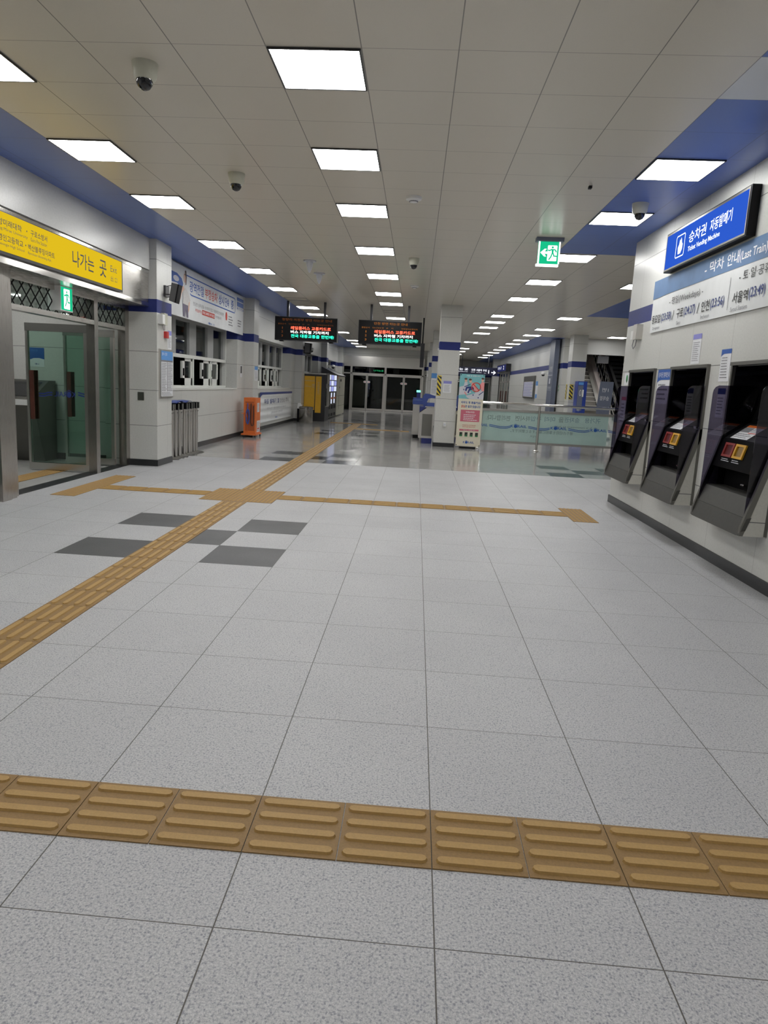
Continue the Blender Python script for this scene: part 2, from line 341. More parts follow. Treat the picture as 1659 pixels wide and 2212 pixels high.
_tc = {}
def glyphs(s, bold):
    k = (s, bold)
    if k not in _tc:
        c = bpy.data.curves.new('lettering_source', 'FONT'); c.body = s; c.resolution_u = 2; c.offset = .011 * bold
        o = bpy.data.objects.new('lettering_source', c); COL.objects.link(o); bpy.context.view_layer.update()
        me = bpy.data.meshes.new_from_object(o.evaluated_get(bpy.context.evaluated_depsgraph_get()))
        vs = [(v.co.x, v.co.y) for v in me.vertices]; fs = [tuple(p.vertices) for p in me.polygons]
        bpy.data.objects.remove(o); bpy.data.curves.remove(c); bpy.data.meshes.remove(me)
        xs = [v[0] for v in vs]; ys = [v[1] for v in vs]
        _tc[k] = (vs, fs, min(xs), max(xs), min(ys), max(ys))
    return _tc[k]
class Face:
    """a flat face to print on: origin, right, up"""
    def __init__(s, o, r, u=(0, 0, 1)): s.o = Vector(o); s.r = Vector(r).normalized(); s.u = Vector(u).normalized(); s.n = s.r.cross(s.u)
    def p(s, u, v, off=0.0): return s.o + s.r * u + s.u * v + s.n * off
    def poly(s, m, pts, off=.002, k=0):
        a = sum(pts[i][0] * pts[(i + 1) % len(pts)][1] - pts[(i + 1) % len(pts)][0] * pts[i][1] for i in range(len(pts)))
        if a < 0: pts = pts[::-1]
        m.add([s.p(u, v, off) for u, v in pts], [tuple(range(len(pts)))], k)
    def rect(s, m, u0, u1, v0, v1, off=.002, k=0): s.poly(m, [(u0, v0), (u1, v0), (u1, v1), (u0, v1)], off, k)
    def rrect(s, m, u0, u1, v0, v1, r, off=.002, k=0, seg=4):
        pts = []
        for cx, cy, a0 in ((u1 - r, v0 + r, -90), (u1 - r, v1 - r, 0), (u0 + r, v1 - r, 90), (u0 + r, v0 + r, 180)):
            for i in range(seg + 1): a = math.radians(a0 + 90 * i / seg); pts.append((cx + r * math.cos(a), cy + r * math.sin(a)))
        s.poly(m, pts, off, k)
    def ell(s, m, u, v, ru, rv, off=.002, k=0, n=20): s.poly(m, [(u + ru * math.cos(2 * math.pi * i / n), v + rv * math.sin(2 * math.pi * i / n)) for i in range(n)], off, k)
    def stroke(s, m, pts, w, off=.002, k=0, closed=False):
        """ribbon of width w along pts, mitred so that no two pieces overlap"""
        P = [Vector(p) for p in pts]; n = len(P); lf = []; rg = []
        for i in range(n):
            a = P[(i - 1) % n] if closed or i > 0 else None; b = P[(i + 1) % n] if closed or i < n - 1 else None
            d0 = (P[i] - a).normalized() if a is not None else (b - P[i]).normalized(); d1 = (b - P[i]).normalized() if b is not None else d0
            q0 = Vector((-d0.y, d0.x)); q1 = Vector((-d1.y, d1.x)); q = q0 + q1
            q = q.normalized() if q.length > 1e-6 else q0
            k2 = min(1 / max(q.dot(q0), .35), 2.0) * w / 2; lf.append(P[i] + q * k2); rg.append(P[i] - q * k2)
        for i in range(n if closed else n - 1):
            e = (i + 1) % n; s.poly(m, [tuple(rg[i]), tuple(rg[e]), tuple(lf[e]), tuple(lf[i])], off, k)
    def ring(s, m, u, v, ru, rv, w, off=.002, k=0, n=28): s.stroke(m, [(u + ru * math.cos(2 * math.pi * i / n), v + rv * math.sin(2 * math.pi * i / n)) for i in range(n)], w, off, k, True)
    def text(s, m, t, u0, u1, v0, v1, off=.003, k=0, bold=0, mirror=False):
        """fit the string t into the given rectangle"""
        vs, fs, a, b, c, d = glyphs(t, bold); sx = (u1 - u0) / (b - a); sy = (v1 - v0) / (d - c)
        if mirror: out = [s.p(u1 - (x - a) * sx, v0 + (y - c) * sy, off) for x, y in vs]; fs = [f[::-1] for f in fs]
        else: out = [s.p(u0 + (x - a) * sx, v0 + (y - c) * sy, off) for x, y in vs]
        m.add(out, fs, k)
    def lines(s, m, u0, u1, v0, v1, n, h=.45, off=.003, k=0, seed=1):
        """rows of small print too fine to read: broken dashes"""
        rr = random.Random(seed); st = (v1 - v0) / n
        for i in range(n):
            v = v1 - st * (i + .5); u = u0; end = u1 - (u1 - u0) * rr.uniform(0, .3)
            while u < end - 1e-6:
                w = min(rr.uniform(.05, .16) * (u1 - u0), end - u); s.rect(m, u, u + w, v - st * h / 2, v + st * h / 2, off, k); u += w + .022 * (u1 - u0)
LEFT = lambda x: Face((x, 0, 0), (0, 1, 0))       # face looking +x: u = y, v = z
RIGHT = lambda x: Face((x, 0, 0), (0, -1, 0))     # face looking -x: u = -y, v = z
FRONT = lambda y: Face((0, y, 0), (1, 0, 0))      # face looking -y: u = x, v = z
def rail_logo(f, m, u0, u1, v0, v1, off=.003, k=0, mirror=False):
    """the operator's wordmark: letters either side of a round globe"""
    w = u1 - u0; h = v1 - v0
    q = (lambda a, b: (u1 - b * w, u1 - a * w)) if mirror else (lambda a, b: (u0 + a * w, u0 + b * w))
    f.text(m, 'K', *q(0, .17), v0, v1, off, k, 1, mirror); f.text(m, 'RAIL', *q(.41, 1), v0, v1, off, k, 1, mirror)
    a, b = q(.19, .40); f.ell(m, (a + b) / 2, v0 + h * .45, (b - a) / 2, h * .62, off, k)
    f.stroke(m, [(a, v0 + h * 1.05), ((a + b) / 2, v0 + h * 1.35), (b, v0 + h * 1.05)], h * .14, off, k)
def runner(f, m, cx, cy, s, off, k, flip=1):
    """running figure of an exit sign, s = height"""
    P = lambda a, b: (cx + flip * a * s, cy + b * s)
    f.ell(m, *P(.02, .42), s * .075, s * .075, off, k, 12)
    f.poly(m, [P(-.05, .32), P(.10, .30), P(.10, .02), P(-.02, .0)], off, k)
    for pts in ([P(-.02, .29), P(-.18, .20), P(-.30, .23)], [P(.08, .29), P(.22, .24), P(.30, .10)], [P(.02, .04), P(-.06, -.22), P(-.20, -.42)], [P(.08, .03), P(.14, -.16), P(.36, -.17)]):
        f.stroke(m, pts, s * .085, off, k)

# ================================================================== THE SETTING
XR = 2.69                      # front of the ticket-machine wall
XL = -4.66                     # left wall between the pillars
YB = 12.395                    # rough paving meets polished paving
DARK = set()
for (ix, iy) in ((-5, 7), (-5, 5), (-4, 6), (-3, 7), (-3, 5)): DARK.add((ix, iy))           # on the rough paving
for k in (17, 29, 41, 53):                                                                     # repeated down the polished hall
    for (ix, iy) in ((-5, 2), (-5, 0), (-4, 1), (-3, 2), (-3, 0)): DARK.add((ix, k + iy))
for (ix, iy) in ((4, 19), (4, 17), (5, 18), (6, 19), (6, 17)): DARK.add((ix, iy))
m = MB()
for ix in range(-8, 18):
    for iy in range(-12, 90):
        x0, x1 = .6 * ix, .6 * ix + .6; y0 = 2.195 + .6 * iy; y1 = y0 + .6; dk = (ix, iy) in DARK
        if x1 <= -4.79: continue
        k = (1 if dk else 0) if iy < 17 else (3 if dk else 2)
        m.add([(x0, y0, 0), (x1, y0, 0), (x1, y1, 0), (x0, y1, 0)], [(0, 1, 2, 3)], k)
m.box(-8.4, -4.8, 3.0, 11.0, -.1, -.002, 4)
m.box(-8.4, 11.4, -6, 57, -.3, -.12, 4)
struct(m.build('floor', ['granite', 'granite_dark', 'polish', 'polish_dark', 'porch']))

m = MB(); Z = CZ
def cq(x0, x1, y0, y1, k): m.add([(x0, y0, Z), (x0, y1, Z), (x1, y1, Z), (x1, y0, Z)], [(0, 1, 2, 3)], k)
cq(-3.6, 1.8, -6, 10.62, 0); cq(1.8, 3.2, -6, 4.59, 1); cq(1.8, 3.2, 4.59, 5.193, 2); cq(1.8, 3.2, 5.193, 10.62, 1)
cq(-3.6, 4.2, 10.62, 52, 0); cq(-5.4, -3.6, -6, 52, 1)
cq(4.2, 9.0, 10.62, 15.0, 0); cq(4.2, 9.0, 15.0, 18.75, 1); cq(4.2, 9.0, 18.75, 26.0, 0); cq(4.2, 5.9, 26.0, 52, 1); cq(3.2, 9.0, 9.8, 10.62, 1)
m.box(-8.4, 9.2, -6.1, 52, Z + .06, Z + .2, 0)
struct(m.build('ceiling', ['ceil', 'ceil_blue', 'ceil_white']))

def wallbox(m, x0, x1, y0, y1, z0, z1, band=True):
    """wall piece with the blue course at 2.42-2.62 m"""
    if not band: m.box(x0, x1, y0, y1, z0, z1, 0); return
    for a, b, k in ((z0, 2.42, 0), (2.42, 2.62, 1), (2.62, z1, 0)):
        a = max(a, z0); b = min(b, z1)
        if b > a + 1e-4: m.box(x0, x1, y0, y1, a, b, k)

# ---- left side: entrance bay
m = MB()
m.box(-4.9, -4.36, -6, 10.71, 3.05, CZ + .03, 2)         # plain wall above the sign box
m.box(-4.9, -4.36, -6, 4.6, 0, 3.05, 2)
m.box(-4.9, -4.80, 4.6, 10.71, 2.50, 3.05, 2)
# porch shell beyond the doors
m.box(-8.4, -4.9, 10.95, 11.2, 0, 3.2, 0); m.box(-8.5, -8.3, 3.0, 11.2, 0, 3.2, 2); m.box(-8.4, -4.9, 2.9, 3.1, 0, 3.2, 2)
m.box(-8.4, -4.85, 3.0, 11.2, 3.10, 3.25, 2)
struct(m.build('wall_entrance', ['wall', 'band', 'wall_plain']))
m = MB()
# ---- left wall between pillars, with window recesses
def bay(y0, y1, r0, r1, zs=1.21, zh=2.62):
    xb = -5.10
    wallbox(m, xb, XL, y0, r0, 0, CZ + .03); wallbox(m, xb, XL, r1, y1, 0, CZ + .03)
    m.box(xb, XL, r0, r1, 0, zs, 0); m.box(xb, XL, r0, r1, zh, CZ + .03, 0)
bay(11.36, 17.85, 12.05, 17.12); bay(18.40, 25.30, 18.9, 24.36); bay(25.9, 32.2, 26.6, 31.2); bay(32.8, 39.0, 33.3, 37.9)
# dark offices behind
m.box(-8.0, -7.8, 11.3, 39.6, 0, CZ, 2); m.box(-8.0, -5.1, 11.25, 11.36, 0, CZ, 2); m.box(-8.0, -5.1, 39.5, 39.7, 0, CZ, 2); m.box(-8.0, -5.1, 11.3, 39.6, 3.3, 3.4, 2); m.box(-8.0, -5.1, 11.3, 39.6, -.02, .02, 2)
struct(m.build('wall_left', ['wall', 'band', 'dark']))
PIL = [(-4.25, 10.71, 11.36), (-4.42, 17.85, 18.40), (-4.39, 25.30, 25.90), (-4.40, 32.20, 32.80), (-4.40, 39.00, 39.60)]
for x, a, b in PIL:
    m = MB(); wallbox(m, -5.1, x, a, b, 0, CZ + .02); struct(m.build('pillar', ['wall', 'band']))
for a, b in ((17.45, 18.0), (25.3, 25.85), (32.2, 32.75), (39.3, 39.9), (46.4, 46.95)):
    m = MB(); wallbox(m, .37, .89, a, b, 0, CZ + .02); struct(m.build('pillar', ['wall', 'band']))
    m = MB(); m.box(.358, .902, a - .012, b + .012, 0, .1); struct(m.build('baseboard_pillar', 'base'))
m = MB(); wallbox(m, 5.17, 5.66, 24.4, 25.0, 0, CZ + .02); wallbox(m, 4.78, 5.3, 45.6, 46.2, 0, CZ + .02); struct(m.build('pillar', ['wall', 'band']))
# ---- far wall and the passage beyond
m = MB()
m.box(-4.9, .9, 39.62, 39.9, 3.05, CZ + .03, 0); wallbox(m, .23, .9, 39.62, 39.9, 0, 3.05); m.box(-4.9, -4.42, 39.62, 39.9, 0, 3.05, 0)
m.box(.80, .95, 39.9, 51.2, 0, CZ + .03, 0)
wallbox(m, .9, 2.6, 51.0, 51.3, 0, CZ + .03); wallbox(m, 2.6, 5.5, 51.0, 51.3, 2.2, CZ + .03)
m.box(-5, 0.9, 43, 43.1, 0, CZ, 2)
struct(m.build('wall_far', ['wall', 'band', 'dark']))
m = MB()
wallbox(m, 5.2, 5.5, 26.3, 40.4, 0, CZ + .03); m.box(5.2, 5.5, 40.4, 45.6, 2.62, CZ + .03, 0); wallbox(m, 5.2, 5.5, 45.6, 51.2, 0, CZ + .03)
wallbox(m, 5.2, 5.76, 26.0, 26.3, 0, CZ + .03)
m.box(5.76, 9.0, 26.0, 26.3, 2.97, CZ + .03, 2)             # lintel over the stairs
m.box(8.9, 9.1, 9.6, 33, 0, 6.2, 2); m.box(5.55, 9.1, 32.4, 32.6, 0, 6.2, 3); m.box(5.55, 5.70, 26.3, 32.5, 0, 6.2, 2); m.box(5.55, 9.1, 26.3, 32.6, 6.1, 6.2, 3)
m.box(5.0, 5.2, 52.0, 52.1, 0, CZ, 0)
struct(m.build('wall_stairs', ['wall', 'band', 'wall_plain', 'dark']))

# ---- ticket-machine wall with three openings
TV = [5.435, 6.90, 8.40]; TW = .975
m = MB(); X1 = 3.3
wallbox(m, XR, X1, -6, TV[0], 0, CZ + .03)
for i, y in enumerate(TV):
    wallbox(m, XR, X1, y, y + TW, 1.83, CZ + .03); m.box(XR, X1, y, y + TW, 0, .43, 0)
    wallbox(m, XR, X1, y + TW, TV[i + 1] if i < 2 else 9.76, 0, CZ + .03)
wallbox(m, X1, 9.0, 9.5, 9.76, 0, CZ + .03)
struct(m.build('wall_right', ['wall', 'band']))
m = MB(); m.box(-5, 3.4, -6.1, -5.9, 0, CZ); struct(m.build('wall_back', 'wall_plain'))

# ---- skirting
def skirt(nm, *bx):
    m = MB()
    for b in bx: m.box(*b, 0, .1)
    struct(m.build(nm, 'base'))
skirt('baseboard_left', (XL - .02, XL + .012, 11.36, 17.85), (XL - .02, XL + .012, 18.4, 25.3), (XL - .02, XL + .012, 25.9, 32.2), (XL - .02, XL + .012, 32.8, 39.0))
for x, a, b in PIL: skirt('baseboard_pillar', (-4.745, x + .012, a - .012, b + .012) if a < 11 else (XL, x + .012, a - .012, b + .012))
skirt('baseboard_right', (XR - .012, XR + .02, -5.9, 9.772), (XR, 9.0, 9.75, 9.772))
skirt('baseboard_porch', (-8.3, -4.9, 10.94, 10.96)); skirt('baseboard_stairs', (5.188, 5.21, 26.3, 40.4), (5.19, 5.76, 25.988, 26.0))
skirt('baseboard_pillar', (5.158, 5.672, 24.388, 25.012))

# ---- window bands in the left wall
def window(nm, ys, w, pitch, n, x=-5.0):
    """n bays: fixed dark panes above, white sliding sashes below"""
    r = bpy.data.objects.new(nm, None); COL.objects.link(r); r.location = (x, ys, 1.21); r['kind'] = 'structure'
    e = ys + pitch * n; f = MB()
    f.box(x - .05, x + .06, ys, e, 1.21, 1.27); f.box(x - .05, x + .06, ys, e, 1.83, 1.90); f.box(x - .05, x + .06, e - .06, e, 1.21, 2.62)
    f.box(x - .06, -4.645, ys - .4, 17.12 if nm == 'window_1' else e, 1.195, 1.222)
    for i in range(n): f.box(x - .05, x + .05, ys + pitch * i - .03, ys + pitch * i + .03, 1.27, 1.83)
    f.build('frame', 'white_frame', r)
    mu = MB()
    for i in range(n + 1):
        c = ys + pitch * i; h = (pitch - w) / 2
        mu.box(x - .1, x + .03, c - h, min(c + h, e), 1.90, 2.62)
    mu.box(x - .1, x + .036, ys, e, 2.57, 2.625); mu.build('mullion', 'grey_mull', r)
    for i in range(n):
        c = ys + pitch * (i + .5)
        p = MB(); p.box(x - .035, x - .027, c - w / 2, c + w / 2, 1.90, 2.57); p.build('pane', 'g_win', r)
        q = MB(); h = pitch / 2 - .03; s = -1 if i == n - 1 else 1; a = c + (0 if s > 0 else -h); b = a + h
        for u0, u1, v0, v1 in ((a, a + .13, 1.27, 1.83), (b - .07, b, 1.27, 1.83), (a, b, 1.27, 1.42), (a, b, 1.77, 1.83)): q.box(x - .02, x + .025, u0, u1, v0, v1)
        so = q.build('sash', 'white_frame', r)
        g = MB(); g.box(x - .005, x + .003, a + .13, b - .07, 1.42, 1.77); g.build('pane', 'g_win', so)
        hd = MB(); hd.box(x + .02, x + .05, a + .02, a + .05, 1.47, 1.62); hd.build('latch', 'black', so)
    return r
window('window_1', 12.10, .82, 1.265, 4); window('window_2', 18.95, .80, 1.08, 5); window('window_3', 26.6, .8, 1.15, 4); window('window_4', 33.3, .8, 1.15, 4)

# ================================================================== CEILING LIGHTS
ROWS = [('beside the blue strip on the entrance side', -3.3, [4.89, 6.67, 8.47, 10.95, 13.40, 15.85, 19.5, 21.35, 28.2, 33.1, 35.45, 38.0]),
        ('down the middle of the hall', -.9, [4.89, 6.70, 8.55, 10.98, 13.45, 15.93, 17.8, 21.45]),
        ('between ticket machines and fare gates', 2.1, [6.70, 8.50, 10.95, 13.37, 15.85, 19.5, 21.3, 23.15, 25.6, 30.5, 35.4, 38.2, 41.5, 44.5]),
        ('leading along the map wall', 3.9, [13.45, 19.4, 23.0, 25.5, 28.1, 30.4, 32.9, 35.3, 38.0, 41, 44]),
        ('over the stair lobby', 6.75, [24.85, 21.3, 17.5])]
ORD = 'first second third fourth fifth sixth seventh eighth ninth tenth eleventh twelfth thirteenth fourteenth'.split()
proto = None
for desc, x, ys in ROWS:
    for i, y in enumerate(ys):
        if proto is None:
            proto = thing('ceiling_light', '', 'ceiling light', (x, y, CZ), 'square ceiling light panels')
            f = MB()
            for a, b, c, d in ((-.295, .295, -.295, -.283), (-.295, .295, .283, .295), (-.295, -.283, -.283, .283), (.283, .295, -.283, .283)): f.box(x + a, x + b, y + c, y + d, CZ - .012, CZ - .0005)
            f.build('frame', 'alu_dark', proto)
            d = MB(); d.box(x - .283, x + .283, y - .283, y + .283, CZ - .010, CZ - .002); d.build('diffuser', 'panel_light', proto); o = proto
        else: o = copy_tree(proto); o.location = (x, y, CZ)
        o['label'] = f'lit square ceiling panel, {ORD[i]} of the row {desc}'
for x, y in ((-.9, 2.6), (-3.3, 2.6), (2.1, 2.6), (-.9, -.8), (-3.3, -.8), (2.1, -.8)):  # unseen panels added to light the near floor
    o = copy_tree(proto); o.location = (x, y, CZ); o['label'] = 'added ceiling panel out of view, lighting the floor before the rows ahead'; o['group'] = 'added foreground lights'
o = copy_tree(proto); o.location = (-6.5, 7.6, 3.099); o['label'] = 'lit square panel in the porch ceiling behind the glass doors'; o['group'] = 'porch lights'
o = copy_tree(proto); o.location = (-6.5, 9.6, 3.099); o['label'] = 'lit square panel in the porch ceiling over the console'; o['group'] = 'porch lights'

# ================================================================== TACTILE PAVING
def bar(m, cx, cy, along, L=.27, w=.037, h=.0075, seg=4):
    r = w / 2; pts = []; tp = []
    for s in (1, -1):
        for i in range(seg + 1):
            a = math.radians(-90 + 180 * i / seg) * 1
            ex, ey = s * (L / 2 - r + r * math.cos(a)), s * r * math.sin(a); tx, ty = s * (L / 2 - r + r * .80 * math.cos(a)), s * r * .80 * math.sin(a)
            pts.append((ex, ey)); tp.append((tx, ty))
    n = len(pts); sw = (lambda p: p) if along == 'x' else (lambda p: (-p[1], p[0]))
    vs = [(cx + sw(p)[0], cy + sw(p)[1], .004) for p in pts] + [(cx + sw(p)[0], cy + sw(p)[1], .004 + h) for p in tp]
    m.add(vs, [tuple(range(n, 2 * n))] + [(i, (i + 1) % n, n + (i + 1) % n, n + i) for i in range(n)], 1)
def tac_tile(m, x, y, kind, w=.3):
    """one 30 cm tile with its low corner at x, y"""
    g = .0016
    if kind != 'y2': m.box(x + g, x + w - g, y + g, y + .3 - g, -.001, .004, 0)
    if kind == 'y2': m.box(x + g, x + .3 - g, y + g, y + .1 - g, -.001, .004, 0); return
    if kind == 'dots':
        for i in range(6):
            for j in range(6): m.cyl((x + .025 + .05 * i, y + .025 + .05 * j, .004), (x + .025 + .05 * i, y + .025 + .05 * j, .009), .0175, .011, 1, 8)
    else:
        for i in range(4):
            o = .0375 + .075 * i
            bar(m, x + (w / 2 if kind == 'x' else o), y + (o if kind == 'x' else .15), kind, w - .026)
def tac(label, tiles, group='tactile guide paving', name='tactile_strip'):
    m = MB()
    for t in tiles: tac_tile(m, *t)
    return tag(m.build(name, ['tac', 'tac_bar']), label, 'tactile paving', group)
tac('tan tactile strip of long bars crossing the whole floor close to the camera', [(-4.5 + .3 * i, 1.895, 'x') for i in range(23)])
tac('tan tactile path of ribbed tiles between the close strip and the square crossing pad', [(-2.4, 2.195 + .3 * i, 'y') for i in range(19)] + [(-2.4, 7.895, 'y2')])
tac('tan tactile path of ribbed tiles running from the crossing towards the far glass doors', [(-2.4, 8.895 + .3 * i, 'y') for i in range(55)])
tac('square tan tactile pad where the guide paths cross', [(-2.7 + .3 * i, 7.995 + .3 * j, 'dots') for i in range(3) for j in range(3)], name='tactile_pad')
tac('tan tactile branch running from the crossing to the entrance doors', [(-4.1 + .28 * i, 8.295, 'x', .28) for i in range(5)])
tac('tan tactile branch running from the crossing towards the ticket machines', [(-1.8 + .3 * i, 8.295, 'x') for i in range(12)])
tac('tan tactile stop pad before the ticket machines', [(1.8, 7.995 + .3 * j, 'dots') for j in range(3)], name='tactile_pad')
tac('long tan tactile stop pad before the glass entrance doors', [(-4.4, 7.695 + .3 * j, 'dots') for j in range(6)], name='tactile_pad')
tac('tan tactile strip on the porch floor behind the open glass door', [(-5.52, 8.2 + .3 * j, 'dots') for j in range(5)], name='tactile_pad')
tac('far tan tactile crossbar on the polished floor by the metal bin', [(-3.3 + .3 * i, 25.395, 'x') for i in range(6)])
tac('far tan tactile branch turning off towards the fare gates', [(-2.1 + .3 * i, 22.5, 'x') for i in range(6)])

# ================================================================== ENTRANCE DOORS (left)
def doorframe():
    r = bpy.data.objects.new('door_frame', None); COL.objects.link(r); r.location = (-4.75, 9.6, 0); r['kind'] = 'structure'; r['label'] = 'brushed steel frame of the entrance doors'
    m = MB()
    m.box(-4.84, -4.60, 7.10, 7.27, 0, 2.5); m.box(-4.84, -4.62, 7.275, 7.40, 0, 2.5); m.box(-4.82, -4.66, 7.405, 7.50, 0, 2.5)
    m.box(-4.82, -4.70, 9.55, 9.66, 0, 2.5); m.box(-4.82, -4.70, 10.575, 10.705, 0, 2.5)
    m.build('post', 'steel_post', r)
    m = MB(); m.box(-4.82, -4.70, 7.5, 9.55, 2.11, 2.172); m.box(-4.82, -4.70, 9.66, 10.575, 2.11, 2.172); m.box(-4.82, -4.70, 7.5, 9.55, 2.44, 2.5); m.box(-4.82, -4.70, 9.66, 10.575, 2.44, 2.5)
    m.box(-4.82, -4.70, 4.6, 7.1, 2.11, 2.17); m.box(-4.80, -4.72, 4.6, 7.1, .03, .15)
    m.build('transom_bar', 'steel_h', r)
    for a, b in ((7.5, 9.55), (9.66, 10.575)):
        m = MB(); m.box(-4.765, -4.757, a, b, 2.172, 2.44); m.build('transom_pane', M.setdefault('g_pale', glass('pale_green_glass', (.86, .93, .90), .05)), r)
        # diamond security grille over the pane
        g = MB(); f = LEFT(-4.80); k = .19; z0, z1 = 2.172, 2.44; u = a - (z1 - z0)
        while u < b:
            for s in (1, -1):
                p = [(u, z0), (u + (z1 - z0), z1)] if s > 0 else [(u, z1), (u + (z1 - z0), z0)]
                (u0, v0), (u1, v1) = p
                if u0 < a: t = (a - u0) / (u1 - u0); u0, v0 = a, v0 + (v1 - v0) * t
                if u1 > b: t = (b - u0) / (u1 - u0); u1, v1 = b, v0 + (v1 - v0) * t
                if u1 > u0 + .01: g.cyl((-4.738, u0, v0), (-4.738, u1, v1), .008, k=0, n=5)
            u += k
        g.build('lattice', 'black', r)
    m = MB(); m.box(-4.77, -4.755, 4.6, 7.1, .15, 2.11); m.build('side_pane', 'g_door', r)
    m = MB(); m.box(-4.90, -4.70, 7.5, 10.6, -.001, .004); m.build('threshold', 'alu_dark', r)
doorframe()
def leaf(nm, y, xh, xf, logo=False, skew=0.0):
    """glass leaf standing open into the porch: hinge at x = xh, free edge at xf"""
    r = bpy.data.objects.new(nm, None); COL.objects.link(r); r.location = (xh, y, 0); r['kind'] = 'structure'
    m = MB(); x0, x1 = xf, xh
    m.box(x0, x1, y - .03, y + .03, 1.99, 2.10, 0); m.box(x0, x1, y - .03, y + .03, .02, .115, 0); m.box(x0, x0 + .035, y - .025, y + .025, .115, 1.99, 1); m.box(x1 - .05, x1, y - .03, y + .03, .115, 1.99, 1)
    m.build('frame', ['steel_x', 'steel'], r)
    m = MB(); m.box(x0 + .035, x1 - .05, y - .006, y + .006, .115, 1.99); p = m.build('pane', 'g_door', r)
    hx = x0 + .07
    for s in (-1, 1):
        m = MB(); m.box(hx, hx + .055, y + s * .055 - .012, y + s * .055 + .012, .745, 1.44, 0)
        for z in (.95, 1.25): m.cyl((hx + .027, y, z), (hx + .027, y + s * .05, z), .009, k=1, n=8)
        m.build('handle', ['brown', 'chrome'], r)
    if logo:
        g = MB(); f = FRONT(y)
        rail_logo(f, g, -5.33, -5.02, 1.085, 1.155, .008, 0, True)
        for a, b in ((-5.56, -5.36), (-4.98, -4.80)):
            for o in (0, .035): f.stroke(g, [(a, 1.08 + o), (a + (b - a) * .4, 1.08 + o), (a + (b - a) * .7, 1.10 + o), (b, 1.10 + o)] if a < -5.2 else [(a, 1.12 + o), (a + (b - a) * .5, 1.10 + o), (b, 1.08 + o)], .018, .008)
        g.build('logo_lettering', 'ink_navy', p)
    return r
leaf('door_1', 9.595, -4.823, -5.73, True); leaf('door_2', 10.44, -4.823, -5.62); leaf('door_3', 7.58, -4.823, -5.70)

# steel box over the doors and the yellow exit sign on it
b = thing('sign_housing', 'long brushed steel box over the glass entrance doors, carrying the yellow sign', 'sign box', (-4.38, 7.6, 2.5))
m = MB(); m.prism([(-4.80, 4.6, 2.50), (-4.38, 4.6, 2.50), (-4.38, 4.6, 3.03), (-4.42, 4.6, 3.06), (-4.80, 4.6, 3.06)], (0, 6.10, 0)); m.build('casing', 'steel_h', b)
m = MB(); m.box(-4.385, -4.373, 4.6, 10.70, 2.995, 3.035); m.box(-4.385, -4.373, 4.6, 10.70, 2.50, 2.56); m.build('trim_strip', 'chrome', b)
s = thing('exit_sign', 'long yellow backlit sign with black Korean lettering for the way out', 'sign', (-4.33, 7.4, 2.59))
m = MB(); m.box(-4.379, -4.335, 4.9, 9.665, 2.575, 2.990); m.build('casing', 'alu_dark', s)
m = MB(); f = LEFT(-4.334); f.rect(m, 4.93, 9.63, 2.605, 2.98, .002); m.build('sign_face', 'sign_yellow', s)
m = MB()
for t, u0, u1, v0, v1, bd in (('나가는', 8.247, 8.80, 2.70, 2.888, 1), ('곳', 8.95, 9.149, 2.692, 2.903, 1), ('Exit', 9.273, 9.466, 2.798, 2.880, 0), ('出 口', 9.275, 9.475, 2.675, 2.742, 0),
        ('구로소방서', 7.357, 7.687, 2.852, 2.918, 1), ('Guro Fire Station', 7.352, 7.675, 2.800, 2.838, 0), ('동양미래대학', 6.70, 7.19, 2.852, 2.918, 1), ('Dongyang Mirae University', 6.60, 7.297, 2.800, 2.838, 0),
        ('경인고등학교', 6.78, 7.208, 2.705, 2.770, 1), ('Kyeongin High School', 6.76, 7.229, 2.655, 2.689, 0), ('벽산블루밍아파트', 7.299, 7.836, 2.702, 2.766, 1), ('Byeoksan blooming Apt.', 7.295, 7.764, 2.652, 2.686, 0)):
    f.text(m, t, u0, u1, v0, v1, .004, 0, bd)
f.ell(m, 7.285, 2.885, .009, .009, .004); f.ell(m, 7.255, 2.738, .009, .009, .004); m.build('lettering', 'ink_black', s)
# small green exit box
e = thing('exit_light', 'small box light with a green running figure hanging over the entrance doors', 'exit sign', (-4.66, 8.65, 2.5))
m = MB(); m.box(-4.76, -4.625, 8.50, 8.80, 2.20, 2.499); m.build('casing', 'white', e)
f = LEFT(-4.624); m = MB(); f.rect(m, 8.51, 8.79, 2.21, 2.49, .001); m.build('sign_face', 'sign_green', e)
m = MB(); f.rrect(m, 8.575, 8.725, 2.225, 2.47, .012, .002); m.build('doorway_shape', 'sign_lit', e)
m = MB(); runner(f, m, 8.645, 2.345, .21, .003, 0); m.build('running_figure', 'sign_green', e)

# porch: console and poster
c = thing('console', 'grey steel counter console with a sloping screen behind the glass door', 'console', (-6.5, 10.5, 0))
m = MB(); m.prism([(-6.03, 10.92, 0), (-6.03, 10.55, 0), (-6.03, 10.42, .35), (-6.03, 10.30, .80), (-6.03, 10.22, 1.0), (-6.03, 10.72, 1.28), (-6.03, 10.92, 1.28)], (-1.0, 0, 0)); m.build('body', 'steel_dk', c)
m = MB(); a = Vector((0, 10.22, 1.0)); d = Vector((0, .5, .28)); n = Vector((0, -.28, .5)).normalized() * .004
m.add([Vector((x, 0, 0)) + a + d * t + n for x, t in ((-6.98, .12), (-6.10, .12), (-6.10, .88), (-6.98, .88))], [(0, 1, 2, 3)]); m.build('screen', 'black_gloss', c)
m = MB(); m.box(-7.03, -6.03, 10.17, 10.25, .90, .985); m.build('front_ledge', 'white', c)
p = thing('poster', 'blue and white poster on the porch wall over the console', 'poster', (-6.34, 10.94, 1.65))
f = FRONT(10.946); m = MB(); f.rect(m, -6.468, -6.217, 1.495, 1.80, .002); m.build('sheet', 'paper', p)
